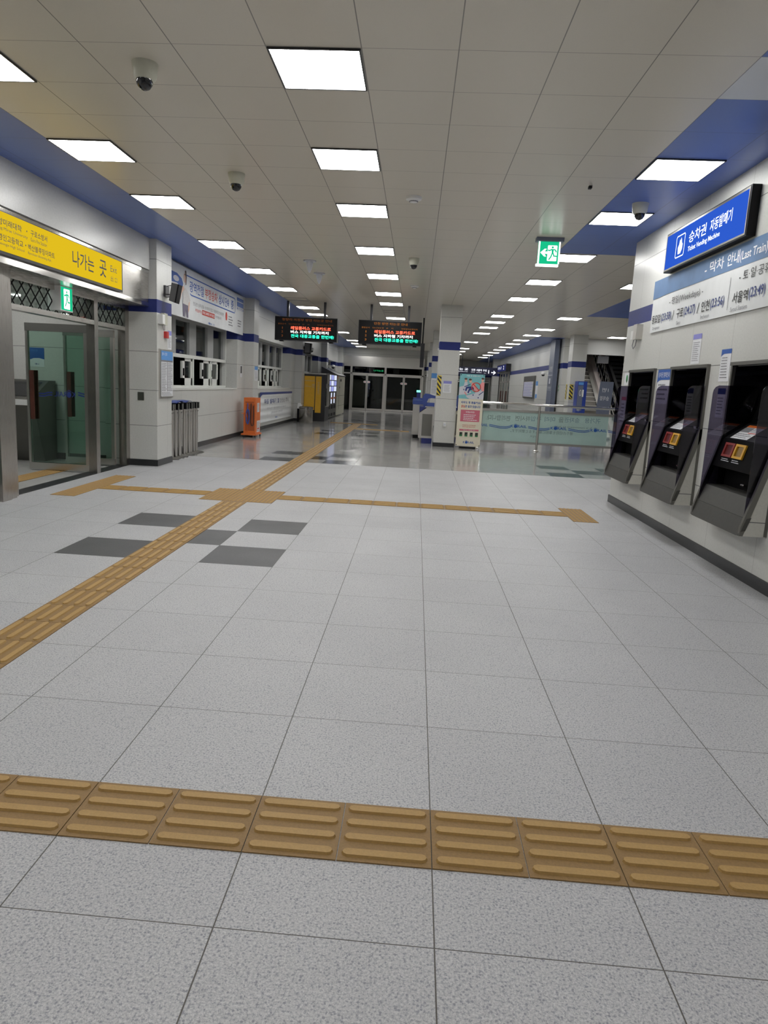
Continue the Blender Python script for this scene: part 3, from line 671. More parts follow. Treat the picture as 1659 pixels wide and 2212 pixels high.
m = MB(); f.poly(m, [(-6.468, 1.60), (-6.40, 1.63), (-6.30, 1.635), (-6.217, 1.615), (-6.217, 1.80), (-6.468, 1.80)], .003); m.build('blue_print', 'ink_blue', p)
m = MB(); f.text(m, '타는곳', -6.43, -6.32, 1.735, 1.775, .004); m.build('lettering', 'ink_sky', p); m = MB(); rail_logo(f, m, -6.38, -6.30, 1.53, 1.548, .004); m.build('logo_lettering', 'ink_navy', p)

# ================================================================== FIRST PILLAR: small fittings
f = LEFT(-4.25)
s = thing('wall_speaker', 'grey box loudspeaker tilted on a bracket high on the pillar beside the entrance', 'speaker', (-4.25, 11.05, 2.75))
m = MB(); m.box(-4.25, -4.215, 11.0, 11.17, 2.70, 2.87); m.build('mount_plate', 'alu_dark', s)
m = MB(); m.tube([(-4.22, 11.05, 2.86), (-4.13, 11.05, 2.88), (-4.10, 11.0, 2.87)], .006); m.tube([(-4.22, 11.08, 2.74), (-4.12, 11.05, 2.74)], .006); m.build('bracket', 'alu_dark', s)
m = MB(); q = [(-4.045, 10.82, 2.63), (-3.955, 10.82, 2.60), (-3.90, 10.82, 2.885), (-4.00, 10.82, 2.905)]
m.prism([(x - .09, y + .10, z) for x, y, z in q], (0, .16, 0)); m.build('cabinet', 'speaker', s)
m = MB(); m.prism([(-4.045, 10.92, 2.60), (-4.045, 11.08, 2.60), (-3.99, 11.08, 2.885), (-3.99, 10.92, 2.885)], (.022, 0, -.006)); m.build('front_grille', 'black', s)
s = thing('wall_intercom', 'white wall handset box with a hanging cord on the pillar beside the entrance', 'intercom', (-4.25, 10.87, 2.3))
m = MB(); m.box(-4.25, -4.19, 10.88, 11.02, 2.25, 2.43); m.build('cabinet', 'beige', s); m = MB(); m.box(-4.25, -4.17, 10.75, 10.85, 2.255, 2.40); m.build('handset', 'white', s)
m = MB(); m.tube([(-4.21, 10.86, 2.25), (-4.20, 10.85, 2.20), (-4.20, 10.88, 2.16), (-4.20, 10.92, 2.17), (-4.21, 10.94, 2.25)], .005); m.build('cable', 'ink_grey', s)
s = thing('call_box', 'small red box with a white side on the pillar beside the entrance', 'alarm box', (-4.25, 11.06, 2.05)); m = MB(); m.box(-4.25, -4.20, 11.005, 11.10, 2.05, 2.155); m.build('cover', 'red', s); m = MB(); m.box(-4.25, -4.21, 11.10, 11.135, 2.055, 2.15); m.build('side_plate', 'white', s)
def notice(nm, label, f, u0, u1, v0, v1, head='ink_blue', hf=.2, seed=1, n=8, cat='notice', title=None, group=None, curve=False):
    r = thing(nm, label, cat, f.p((u0 + u1) / 2, v0), group)
    m = MB(); f.rect(m, u0, u1, v0, v1, .0025); f.rect(m, u0, u1, v0, v1, .001); m.build('sheet', 'paper', r)
    hv = v1 - (v1 - v0) * hf; m = MB()
    if curve: f.poly(m, [(u0, v1), (u0, hv - (v1 - v0) * .09), (u0 + (u1 - u0) * .12, hv - .01), (u0 + (u1 - u0) * .3, hv), (u1, hv), (u1, v1)], .004)
    else: f.rect(m, u0, u1, hv, v1, .004)
    m.build('heading_band', head, r)
    if title: m = MB(); f.text(m, title, u0 + (u1 - u0) * .08, u1 - (u1 - u0) * .06, hv + (v1 - hv) * .25, v1 - (v1 - hv) * .25, .006); m.build('lettering', 'ink_white', r)
    m = MB(); f.lines(m, u0 + (u1 - u0) * .12, u1 - (u1 - u0) * .1, v0 + (v1 - v0) * .08, hv - (v1 - v0) * .08, n, .32, .005, 0, seed); m.build('small_print', 'ink_grey', r)
    return r
M['ink_violet'] = mat('violet_ink', (.25, .25, .62), .5, noise=.03)
notice('paper_notice', 'narrow white notice with a violet heading on the pillar beside the entrance', f, 11.17, 11.345, 1.885, 2.18, 'ink_violet', .24, 3, 9)
r = thing('timetable_board', 'framed white timetable board with a blue heading on the pillar beside the entrance', 'timetable', (-4.25, 11.05, 1.09))
m = MB(); m.box(-4.25, -4.225, 10.773, 11.35, 1.093, 1.87); m.build('frame', 'steel', r); g = LEFT(-4.224)
m = MB(); g.rect(m, 10.82, 11.335, 1.12, 1.845, .001); m.build('sheet', 'paper', r)
m = MB(); g.rect(m, 10.82, 11.335, 1.70, 1.845, .002); m.build('heading_band', 'ink_sky', r); m = MB(); g.rect(m, 10.82, 11.335, 1.672, 1.70, .0025); g.stroke(m, [(11.08, 1.20), (11.08, 1.67)], .018, .003); m.build('black_rule', 'ink_grey', r)
m = MB(); g.text(m, '열차 시간표', 10.85, 11.08, 1.77, 1.82, .003); m.build('lettering', 'ink_white', r)
m = MB(); g.lines(m, 10.84, 11.06, 1.2, 1.66, 18, .4, .003, 0, 4); g.lines(m, 11.10, 11.32, 1.2, 1.66, 18, .4, .003, 0, 5); g.lines(m, 10.84, 11.32, 1.13, 1.19, 3, .4, .003, 0, 6); m.build('small_print', 'ink_grey', r)
tag((lambda m: (m.box(-4.562, -4.463, 10.695, 10.712, 1.05, 1.178), m.build('switch_plate', 'steel_dk'))[1])(MB()), 'square dark metal plate on the side of the pillar by the entrance', 'switch plate')

# ================================================================== LEFT WALL
f = LEFT(-4.60)
def sheet(m, f, u0, u1, v0, v1, amp=.012, nu=24, nv=8, k=0, seed=0, off=0.0, horiz=False):
    """hanging vinyl with slight waves"""
    vs = []; rr = random.Random(seed); ph = [rr.uniform(0, 6) for _ in range(4)]
    for j in range(nv + 1):
        for i in range(nu + 1):
            a = i / nu; b = j / nv; d = amp * (math.sin(5 * a + ph[0] + 2 * b) * .5 + math.sin(11 * a + ph[1] - 3 * b) * .3) if not horiz else amp * (math.sin(28 * b + ph[0] + 1.5 * a) * .6 + .4 * math.sin(17 * b + 2 * a + ph[1]))
            vs.append(f.p(u0 + (u1 - u0) * a, v0 + (v1 - v0) * b, off + d))
    m.add(vs, [(j * (nu + 1) + i, j * (nu + 1) + i + 1, (j + 1) * (nu + 1) + i + 1, (j + 1) * (nu + 1) + i) for j in range(nv) for i in range(nu)], k)
def hang(nm, label, f, u0, u1, v0, v1, amp=.006, seed=0, horiz=False, mats='vinyl'):
    r = thing(nm, label, 'banner', f.p((u0 + u1) / 2, v0)); m = MB(); sheet(m, f, u0, u1, v0, v1, amp, 30, 40 if horiz else 8, 0, seed, 0, horiz); sheet(m, f, u0, u1, v0, v1, amp, 30, 40 if horiz else 8, 0, seed, -.003, horiz); m.build('sheet', mats, r, True); return r
r = hang('wall_banner', 'wide white banner with blue and red Korean lettering hung over the office windows', f, 11.75, 17.41, 2.545, 3.47, .0025)
m = MB(); T = f.text
for u0, u1, v0, v1, t in ((13.291, 14.175, 3.062, 3.27, '광역전철'), (15.246, 15.67, 3.062, 3.27, '상시'), (15.755, 16.08, 3.062, 3.27, '단속'), (16.25, 16.475, 3.07, 3.262, '중')): T(m, t, u0, u1, v0, v1, .005, 0, 1)
bx = [(13.05, 3.338), (16.55, 3.338), (16.62, 3.315), (16.63, 3.06), (16.57, 3.004), (13.40, 3.008), (13.33, 3.03)]
f.stroke(m, bx, .024, .004); m.build('lettering', 'ink_blue', r)
m = MB(); T(m, '부정승차', 14.258, 15.145, 3.062, 3.27, .005, 0, 1); f.rect(m, 14.079, 14.95, 2.71, 2.81, .004); T(m, '부정승차는', 13.64, 14.06, 2.725, 2.79, .004, 0, 1); f.ell(m, 15.875, 2.86, .075, .095, .004); m.build('red_lettering', 'ink_red', r)
m = MB(); T(m, '최대 30배의 부가운임', 14.11, 14.92, 2.73, 2.79, .007, 0, 1); m.build('white_lettering', 'ink_white', r)
m = MB(); T(m, '정당한 승차권을 소지하지 않고 이용하다 단속되면', 13.508, 15.64, 2.833, 2.905, .004); T(m, '이 부과됩니다', 14.97, 15.456, 2.735, 2.795, .004); f.lines(m, 16.06, 16.465, 2.66, 2.905, 4, .4, .004, 0, 2); f.lines(m, 16.88, 17.245, 2.70, 2.89, 3, .4, .004, 0, 8); m.build('small_print', 'ink_grey', r)
m = MB(); rail_logo(f, m, 14.49, 14.78, 2.565, 2.60, .004); T(m, '구일역', 14.82, 14.945, 2.56, 2.598, .004); m.build('logo_lettering', 'ink_blue', r)
m = MB(); f.poly(m, [(12.2, 3.30), (12.6, 3.30), (12.85, 3.24), (12.93, 3.16), (12.90, 3.10), (12.75, 3.09), (12.6, 3.13), (12.2, 3.11)], .004); f.rect(m, 16.80, 17.40, 3.12, 3.16, .004); f.rect(m, 16.80, 17.40, 3.19, 3.30, .004); f.rrect(m, 16.78, 17.40, 3.32, 3.40, .02, .004); m.build('blue_shapes', 'ink_blue', r)
m = MB(); f.ell(m, 12.55, 3.2, .15, .05, .0055); f.rect(m, 16.85, 17.35, 3.125, 3.15, .0055); m.build('pale_shapes', 'palegrey', r)
m = MB(); f.ell(m, 13.02, 3.27, .075, .085, .0055); f.poly(m, [(12.75, 3.06), (12.95, 3.12), (13.02, 3.05), (12.85, 2.98), (12.78, 2.86), (12.70, 2.90), (12.70, 2.99)], .0055); f.poly(m, [(13.25, 2.93), (13.32, 2.93), (13.28, 2.72), (13.18, 2.62), (13.17, 2.68), (13.22, 2.75)], .0055); m.build('printed_skin', 'skin', r)
m = MB(); f.poly(m, [(12.98, 3.32), (13.10, 3.38), (13.12, 3.30), (13.10, 3.16), (13.05, 3.15), (13.06, 3.30), (13.0, 3.34)], .007); f.ell(m, 13.06, 3.385, .04, .03, .007); m.build('printed_hair', 'hair', r)
m = MB(); f.poly(m, [(12.88, 3.0), (13.05, 3.10), (13.22, 3.03), (13.34, 2.90), (13.25, 2.85), (13.20, 2.90), (13.20, 2.79), (12.90, 2.80), (12.92, 2.92)], .007); m.build('printed_shirt', 'shirt', r)
m = MB(); f.poly(m, [(12.90, 2.80), (13.20, 2.79), (13.22, 2.565), (13.12, 2.565), (13.07, 2.70), (13.03, 2.565), (12.92, 2.57)], .007); m.build('printed_trousers', 'trouser', r)

f = LEFT(-4.63)
r = hang('rail_banner', 'white rippled banner with a navy top band hung under the farther office windows', f, 19.53, 24.63, .21, 1.10, .012, 3, True)
m = MB(); f.poly(m, [(19.53, 1.10), (19.53, .93), (19.66, .99), (19.85, 1.03), (24.63, 1.035), (24.63, 1.10)], .018); m.build('navy_band', 'ink_navy', r)
m = MB(); T = f.text; T(m, '자동 발매기 옆', 20.09, 22.3, .75, .90, .020, 0, 1); m.build('lettering', 'ink_navy', r)
m = MB(); T(m, '안전문 주의', 22.45, 23.93, .75, .90, .020, 0, 1); T(m, '안전한 승강기 이용에 함께하여 주시기 바랍니다', 20.45, 23.52, .575, .635, .020, 0, 0); T(m, '고객지원센터 운영시간', 21.06, 22.9, .435, .50, .020, 0, 0); m.build('small_lettering', 'ink_grey', r)
m = MB(); rail_logo(f, m, 21.75, 22.15, .275, .315, .020); m.build('logo_lettering', 'ink_blue', r)
m = MB(); f.rect(m, 17.40, 17.70, 1.52, 1.83, .032); ob = thing('wall_notice', 'small white notice with a dark picture on the wall past the near office windows', 'notice', (-4.62, 17.55, 1.52)); f2 = LEFT(-4.655)
m = MB(); f2.rect(m, 17.38, 17.62, 1.50, 1.80, .003); m.build('sheet', 'paper', ob); m = MB(); f2.rect(m, 17.43, 17.57, 1.60, 1.78, .005); m.build('dark_picture', 'ink_black', ob)
notice('pillar_notice', 'white notice with a blue heading on the second pillar over the orange cabinet', LEFT(-4.42), 17.98, 18.33, 1.43, 1.80, 'ink_sky', .25, 9, 8)

# ---- belt posts standing together against the wall
def post(loc, rz):
    r = thing('queue_post', 'brushed steel belt post, one of the tight cluster against the wall under the banner', 'queue post', loc, 'belt posts by the office windows')
    x, y, z = loc; m = MB(); m.lathe((x, y, 0), [(.0, 0), (.16, 0), (.165, .010), (.13, .022), (.04, .030), (.036, .04)], 0, 20, 1.0, .36); m.build('foot', 'steel_dk', r, True)
    m = MB(); m.cyl((x, y, .03), (x, y, .86), .030, k=0, n=16); m.build('tube', 'steel', r, True)
    m = MB(); m.rbox(x - .055, x + .055, y - .042, y + .042, .86, .975, .015); m.build('belt_head', 'black', r)
    m = MB(); m.box(x + .0551, x + .058, y - .020, y + .020, .865, .965); m.box(x + .03, x + .037, y - .012, y + .012, .80, .82); m.build('belt_clip', 'chrome', r)
    r.rotation_euler = (0, 0, rz); return r
p0 = post((-4.40, 11.70, 0), 0.0)
PX = [(-4.42, 11.84), (-4.40, 11.98), (-4.39, 12.15), (-4.43, 12.29), (-4.40, 12.43), (-4.41, 12.57), (-4.40, 12.71), (-4.41, 12.85), (-4.40, 12.99), (-4.40, 13.13)]
for i, (x, y) in enumerate(PX):
    c = copy_tree(p0); c.location = (x, y, 0); c.rotation_euler = (0, 0, 0)
m = MB(); vs = []
for j in range(5):
    for i in range(11): vs.append((-4.55 + .07 * j, 11.66 + .085 * i, .982 + .035 * abs(math.sin(i * .6)) * (1 - abs(j - 2) * .25) + .006 * (1 + math.cos(j + i))))
m.add(vs, [(j * 11 + i, j * 11 + i + 1, (j + 1) * 11 + i + 1, (j + 1) * 11 + i) for j in range(4) for i in range(10)]); m.add([(a, b, c + .012) for a, b, c in vs], [(j * 11 + i, j * 11 + i + 1, (j + 1) * 11 + i + 1, (j + 1) * 11 + i) for j in range(4) for i in range(10)])
tag(m.build('belt_cloth', 'blue_pl', None, True), 'blue cloth laid over the heads of the belt posts', 'cloth')

# ---- orange cabinet on castors
r = thing('charger_cabinet', 'tall orange cabinet on castors with hoses on its front, beside the second pillar', 'cabinet', (-4.30, 17.3, 0))
x0, x1, y0, y1 = -4.46, -4.16, 17.08, 17.62
m = MB(); m.box(x0, x1, y0, y1, .095, 1.0); m.build('body', 'orange', r)
m = MB(); m.box(x0 - .05, x1 + .03, y0 - .05, y1 + .06, .06, .095); m.build('base_plate', 'orange', r)
for a, b in ((x0, y0), (x1, y0), (x0, y1), (x1, y1 + .02)):
    m = MB(); m.cyl((a - .012, b, .03), (a + .012, b, .03), .03, k=0, n=14); m.box(a - .018, a + .018, b - .012, b + .012, .035, .062, 1); m.build('castor', ['rubber', 'steel_dk'], r)
m = MB(); m.box(x0 + .04, x1 - .04, y0 - .006, y0, .86, .905); m.box(x0 + .05, x1 - .02, y0 - .004, y0, .17, .84); m.build('front_recess', M['o2'] if 'o2' in M else M.setdefault('o2', mat('dark_orange_paint', (.42, .09, .02), .45)), r)
m = MB(); m.tube([(x0 - .04, y0 - .03, .60), (x0 + .08, y0 - .05, .60), (x0 + .09, y0 - .05, .55), (x0 + .09, y0 - .005, .15)], .008); m.build('hook_rail', 'orange', r)
m = MB()
for k in range(3):
    pts = [(x0 + .10 + .035 * math.sin(t / 12 * 6.283) + .01 * k, y0 - .02 - .012 * k, .53 + .19 * math.cos(t / 12 * 6.283)) for t in range(13)]; m.tube(pts, .012)
m.tube([(x0 + .1, y0 - .02, .72), (x0 + .11, y0 - .02, .80), (x0 + .10, y0 - .01, .86)], .012); m.build('blue_hose', 'blue_hose', r, True)
m = MB(); m.tube([(x0 + .19, y0 - .01, .86), (x0 + .19, y0 - .03, .6), (x0 + .19, y0 - .03, .38), (x0 + .215, y0 - .03, .30), (x0 + .245, y0 - .03, .30), (x0 + .265, y0 - .03, .38), (x0 + .265, y0 - .03, .62), (x0 + .25, y0 - .02, .8)], .010); m.build('black_hose', 'rubber', r, True)
g = LEFT(x1); m = MB(); g.rect(m, 17.25, 17.50, .64, .87, .002); g.rect(m, 17.25, 17.58, .13, .42, .002); m.build('label_sheet', 'paper', r)
m = MB(); g.lines(m, 17.27, 17.48, .65, .86, 6, .4, .004, 0, 3); g.lines(m, 17.27, 17.56, .15, .40, 7, .4, .004, 0, 5); m.build('small_print', 'ink_grey', r)
m = MB(); g.rect(m, 17.30, 17.50, .20, .23, .005); m.build('red_print', 'ink_red', r)

# ---- bin, yellow machine, drinks machine, booth
r = thing('metal_bin', 'round dented steel bin before the yellow machine', 'bin', (-4.10, 24.75, 0))
m = MB(); m.lathe((-4.10, 24.75, 0), [(.24, 0), (.25, .02), (.25, .50), (.262, .51), (.262, .56), (.25, .565), (.23, .565)], 0, 28); m.build('drum', M.setdefault('bin_steel', mat('dented_steel', (.34, .32, .29), .22, 1.0, noise=.25, scale=7, bump=.6)), r, True)
m = MB(); m.lathe((-4.10, 24.75, .565), [(.23, 0), (.23, .01), (.10, .018)], 0, 24); m.build('lid', 'steel_dk', r, True)
m = MB(); m.rbox(-4.46, -4.33, 24.9, 25.02, 0, .48, .03); tag(m.build('black_bin', 'black'), 'slim black bin tucked between the third pillar and the round steel bin', 'bin')
m = MB(); m.add([(-4.46, 24.88, .485), (-4.33, 24.88, .485), (-4.29, 24.95, .60), (-4.34, 24.95, .68), (-4.44, 24.95, .69)], [(0, 1, 2, 3, 4)]); m.add([(-4.46, 25.0, .485), (-4.33, 25.0, .485), (-4.29, 24.95, .60), (-4.34, 24.95, .68), (-4.44, 24.95, .69)], [(4, 3, 2, 1, 0)]); m.add([(-4.46, 24.88, .485), (-4.46, 25.0, .485), (-4.44, 24.95, .69)], [(0, 1, 2)])
tag(m.build('plastic_bag', 'white'), 'white plastic bag on the slim black bin by the third pillar', 'bag')
r = thing('photo_machine', 'tall dark cabinet with a yellow end panel behind the steel bin', 'vending machine', (-4.0, 26.5, 0))
ya, yb = 25.93, 27.15
m = MB(); m.box(-4.44, -3.58, ya, yb, 0, 1.80); m.build('body', 'alu_dark', r); f = FRONT(ya)
m = MB(); f.rect(m, -4.385, -3.985, .42, 1.685, .004); f.rect(m, -3.955, -3.735, .32, 1.685, .004); m.build('yellow_panel', 'amber', r)
m = MB(); m.box(-4.45, -3.575, ya - .012, ya + .05, 1.76, 1.80); m.build('top_trim', 'steel_x', r)
m = MB(); f.text(m, '캔', -4.10, -3.995, 1.26, 1.40, .007, 0, 1); f.rect(m, -4.38, -3.99, 1.50, 1.52, .006); f.rect(m, -4.38, -4.24, 1.335, 1.345, .006); f.rect(m, -4.38, -4.12, 1.285, 1.30, .006)
for i, ch in enumerate('무인민원발급기'): f.text(m, ch, -3.885, -3.805, 1.42 - .07 * i, 1.475 - .07 * i, .007, 0, 1)
m.build('lettering', M.setdefault('pale_gold', mat('pale_gold_ink', (.62, .48, .25), .5)), r)
m = MB(); m.box(-3.582, -3.57, ya + .08, yb - .05, .55, 1.76); m.build('front_glass', 'black_gloss', r)
for a in (26.25, 26.75):
    m = MB(); m.box(-3.57, -3.545, a, a + .05, 1.25, 1.42); m.build('handle', 'chrome', r)
r = thing('drinks_machine', 'drinks vending machine with lit blue shelves behind the yellow cabinet', 'vending machine', (-4.0, 28.7, 0))
m = MB(); m.box(-4.44, -3.66, 27.2, 30.25, .05, 1.83); m.build('body', 'steel_dk', r); f = LEFT(-3.66)
m = MB(); m.box(-4.40, -3.70, 27.3, 30.15, 0, .05); m.build('plinth', 'black', r)
for i in range(3):
    for j in range(3):
        u = 27.35 + .97 * i; v = 1.12 + .235 * j; m = MB(); f.rrect(m, u, u + .82, v, v + .20, .02, .006); m.build('lit_shelf', 'vmlit2' if (i + j) % 2 == 0 else 'vmlit', r)
for i in (1, 2):
    u = 27.35 + .97 * i; m = MB(); f.rect(m, u, u + .35, .62, 1.06, .006); m.build('lit_strip', 'vmlit2', r); m = MB(); f.rect(m, u, u + .75, .80, .88, .008); m.build('orange_band', 'orange', r)
m = MB()
for i in range(3):
    u = 27.40 + .97 * i; f.rect(m, u, u + .7, .40, .56, .006); f.rect(m, u, u + .7, .10, .22, .006)
m.build('outlet_flap', 'black', r)
r = thing('photo_booth', 'pale beige locker cabinet with a sloping dark top beyond the drinks machine', 'cabinet', (-4.0, 32, 0))
m = MB(); m.box(-4.40, -3.66, 30.5, 33.65, .05, 1.78); m.build('body', 'beige', r)
m = MB(); m.prism([(-4.38, 30.4, 2.16), (-3.64, 30.4, 1.83), (-3.64, 30.4, 1.79), (-4.38, 30.4, 1.79)], (0, 3.3, 0)); m.build('sloping_top', 'alu_dark', r)
f = LEFT(-3.66); m = MB(); f.rect(m, 31.2, 31.26, .3, 1.62, .006); f.ell(m, 31.45, 1.28, .09, .05, .006); f.rect(m, 31.6, 32.1, 1.55, 1.66, .006); f.rect(m, 30.6, 33.6, .9, .912, .006); f.rect(m, 30.6, 33.6, .45, .46, .006); m.build('door_gap', 'black', r)
m = MB(); f.rect(m, 30.55, 30.75, 1.66, 1.78, .006); m.build('red_sticker', 'ink_red', r)

# cameras and speaker on the third pillar
def wallcam(nm, label, x, y, z, wx):
    r = thing(nm, label, 'camera', (x, y, z)); m = MB(); w0, w1 = sorted((wx, wx + (.03 if wx < x else -.03))); m.box(w0, w1, y - .06, y + .06, z - .05, z + .07); m.cyl((wx, y, z + .02), (x, y, z + .05), .02, n=8); m.build('wall_arm', 'white', r)
    m = MB(); m.lathe((x, y, z - .02), [(.085, 0), (.09, .06), (.06, .10), (.02, .11)], 0, 16); m.build('housing', 'white', r, True); m = MB(); m.lathe((x, y, z - .09), [(.02, 0), (.055, .02), (.075, .07)], 0, 16); m.build('dome', 'black_gloss', r, True)
wallcam('dome_camera', 'white dome camera on a wall arm by the third pillar', -4.20, 26.2, 2.66, -4.66)
r = thing('wall_speaker', 'black box loudspeaker on the third pillar under the train board', 'speaker', (-4.39, 25.6, 2.6)); m = MB(); m.box(-4.39, -4.30, 25.52, 25.62, 2.66, 2.76); m.build('mount_plate', 'alu_dark', r)
m = MB(); m.prism([(-4.36, 25.4, 2.50), (-4.12, 25.4, 2.48), (-4.08, 25.4, 2.86), (-4.34, 25.4, 2.88)], (0, .2, 0)); m.build('cabinet', 'black', r); m = MB(); m.box(-4.33, -4.14, 25.392, 25.4, 2.52, 2.84); m.build('front_grille', 'speaker', r)
wallcam('dome_camera', 'white dome camera over the pale beige locker cabinet', -4.12, 32.5, 2.22, -4.40)
r = thing('door_sensor', 'small white box on the far wall beside the closed glass doors', 'sensor box', (.30, 39.6, 2.1)); m = MB(); m.box(.28, .40, 39.54, 39.62, 2.10, 2.24); m.build('cover', 'white', r); m = MB(); m.box(.31, .37, 39.53, 39.54, 2.12, 2.18); m.build('lens', 'black', r)

# ---- far glass doors
r = bpy.data.objects.new('door_4', None); COL.objects.link(r); r.location = (-2.1, 39.6, 0); r['kind'] = 'structure'; r['label'] = 'closed glass doors at the far end of the hall'
m = MB(); m.box(-4.43, .23, 39.45, 39.63, 2.47, 3.06); m.build('header', 'steel_x', r)
m = MB()
for x in (-4.42, -3.93, -1.97, .16): m.box(x - .05, x + .06, 39.52, 39.62, 0, 2.47)
m.box(-4.42, .22, 39.52, 39.62, 2.05, 2.12); m.build('post', 'steel', r)
m = MB(); m.box(-4.4, .2, 39.57, 39.58, .1, 2.45); m.build('pane', 'g_dark', r)
for x0, x1 in ((-3.86, -3.02), (-3.0, -2.03), (-1.90, -.90), (-.88, .10)):
    q = MB(); q.box(x0, x1, 39.54, 39.6, 0.01, .12); q.box(x0, x1, 39.54, 39.6, 1.97, 2.05); q.box(x0, x0 + .05, 39.54, 39.6, .1, 2.0); q.box(x1 - .05, x1, 39.54, 39.6, .1, 2.0); q.build('leaf_frame', 'steel', r)
m = MB(); f = FRONT(39.53)
for x in (-3.01, -.89):
    for s in (-.11, .11): f.ell(m, x + s, 1.62, .085, .06, .01, 0); f.rect(m, x + s - .05, x + s + .05, 1.605, 1.635, .012, 1)
m.build('door_sticker', ['ink_white', 'ink_red'], r)
g = MB(); f = FRONT(39.75); k = .22; z0, z1, a, b = .1, 2.0, -3.9, .1; u = a - (z1 - z0)
while u < b:
    for s in (1, -1):
        p, q = ((u, z0), (u + z1 - z0, z1)) if s > 0 else ((u, z1), (u + z1 - z0, z0)); (u0, v0), (u1, v1) = p, q
        if u0 < a: t = (a - u0) / (u1 - u0); u0, v0 = a, v0 + (v1 - v0) * t
        if u1 > b: t = (b - u0) / (u1 - u0); u1, v1 = b, v0 + (v1 - v0) * t
        if u1 > u0 + .05: f.stroke(g, [(u0, v0), (u1, v1)], .014, 0)
    u += k
g.build('lattice', 'steel_dk', r)
m = MB(); f = FRONT(39.50); f.text(m, '나가는곳', -2.65, -2.08, 2.24, 2.33, 0, 0, 1); tag(m.build('green_lettering', M.setdefault('led_green_dim', emis('led_green_dim', (.05, .8, .3), .6))), 'green lit lettering over the far glass doors', 'sign')

# ================================================================== HANGING TRAIN BOARDS
def board(label, x0, title, tu0, tu1, tm, side=.0):
    x1 = x0 + 1.61; y = 18.0
    r = thing('train_board', label, 'display board', ((x0 + x1) / 2, y + .12, 2.51), 'hanging train boards')
    m = MB(); m.box(x0, x1, y, y + .26, 2.52, 3.10); m.build('casing', 'black', r)
    m = MB(); m.box(x0 - .012, x0, y - .004, y + .27, 2.51, 3.11); m.box(x1, x1 + .012, y - .004, y + .27, 2.51, 3.11); m.box(x0, x1, y - .004, y + .27, 3.10, 3.11); m.box(x0, x1, y - .004, y + .27, 2.51, 2.52); m.build('rim', 'alu_dark', r)
    for a in (x0 + .30, x1 - .34):
        m = MB(); m.box(a - .03, a + .03, y + .10, y + .16, 3.11, CZ); m.build('hanger', 'alu_dark', r)
    m = MB(); m.box(x0 + .1, x0 + .2, y + .05, y + .2, 2.485, 2.51); m.box(x1 - .2, x1 - .1, y + .05, y + .2, 2.485, 2.51); m.build('clamp', 'black', r)
    f = FRONT(y); m = MB(); d = x0 + 3.897
    f.text(m, title, tu0, tu1, 3.003, 3.068, .003, 0, 1)
    for t, a, b in (('출발순서', -3.827, -3.62), ('타는곳호선 행', -3.545, -3.26), ('선', -3.195, -3.145), ('지', -3.06, -3.01), ('현재열차운행위치', -2.80, -2.385)): f.text(m, t, a + d, b + d, 2.905, 2.945, .003, 0, 0)
    for t, v in (('1', 2.795), ('2', 2.70), ('3', 2.595)): f.text(m, t, -3.735 + d + (.014 if t == '1' else 0), -3.69 + d - (.010 if t == '1' else 0), v, v + .055, .003, 0, 1)
    m.build('amber_lettering', tm, r)
    for t, a, b, v0, v1, k, nm in (('레일플러스 교통카드로', -3.489, -2.442, 2.785, 2.872, 'led_red', 'red_lettering'), ('버스 지하철 기차까지', -3.491, -2.498, 2.692, 2.768, 'led_white', 'white_lettering'), ('전국 대중교통을 한번에!', -3.482, -2.357, 2.585, 2.672, 'led_green', 'green_lettering')):
        m = MB(); f.text(m, t, a + d, b + d, v0, v1, .004, 0, 1); m.build(nm, k, r)
    return r
board('hanging LED train board with dim amber title, beside the wall banner side', -3.897, '청량리·의정부 방면 타는곳 안내', -3.725, -2.422, 'led_dim')
board('hanging LED train board with a brighter amber title, towards the hall middle', -1.715, '인천 방면 타는곳 안내', -1.33, -.466, 'led_amber')
r = thing('ceiling_pole', 'thin black pole hanging from the ceiling beside the train boards', 'pole', (-.03, 21, CZ)); m = MB(); m.cyl((-.035, 21, 2.77), (-.035, 21, CZ), .022, k=0, n=10); m.build('rod', 'black', r); m = MB(); m.box(-.085, .03, 20.95, 21.06, 2.06, 2.77); m.build('sleeve', 'alu_dark', r)

# ================================================================== THINGS ON THE CEILING
def dome(label, x, y, s=1.0, dx=0, dy=-1):
    r = thing('ceiling_camera', label, 'camera', (x, y, CZ), 'ceiling dome cameras')
    m = MB(); m.lathe((x, y, CZ - .115 * s), [(.055 * s, 0), (.075 * s, .03 * s), (.082 * s, .08 * s), (.086 * s, .115 * s)], 0, 24); m.build('housing', 'beige', r, True)
    m = MB(); m.lathe((x + .006 * dx, y + .01 * dy, CZ - .17 * s), [(.012 * s, 0), (.036 * s, .012 * s), (.052 * s, .036 * s), (.056 * s, .062 * s)], 0, 20); m.build('dome', 'black_gloss', r, True)
dome('white dome camera on the ceiling, the one nearest the big first light panel', -2.08, 4.87, 1.0)
dome('white dome camera on the ceiling between the second lights of the two rows', -2.09, 7.26, 1.0)
dome('white dome camera on the ceiling before the hanging train boards', -.30, 11.5, 1.0)
dome('white dome camera under the blue ceiling strip by the ticket sign', 2.13, 7.85, 1.0)
def smoke(label, x, y):
    r = thing('smoke_detector', label, 'smoke detector', (x, y, CZ), 'ceiling smoke detectors'); m = MB(); m.lathe((x, y, CZ - .055), [(.03, 0), (.045, .004), (.055, .018), (.085, .028), (.09, .055)], 0, 24); m.build('cover', 'white', r, True)
    m = MB(); m.cyl((x, y, CZ - .052), (x, y, CZ - .034), .048, .054, n=16); m.build('vent_ring', 'ink_grey', r)
smoke('round white smoke detector above the middle row, nearer the camera', -.29, 7.9); smoke('round white smoke detector near the hanging train boards', -.30, 14.5)
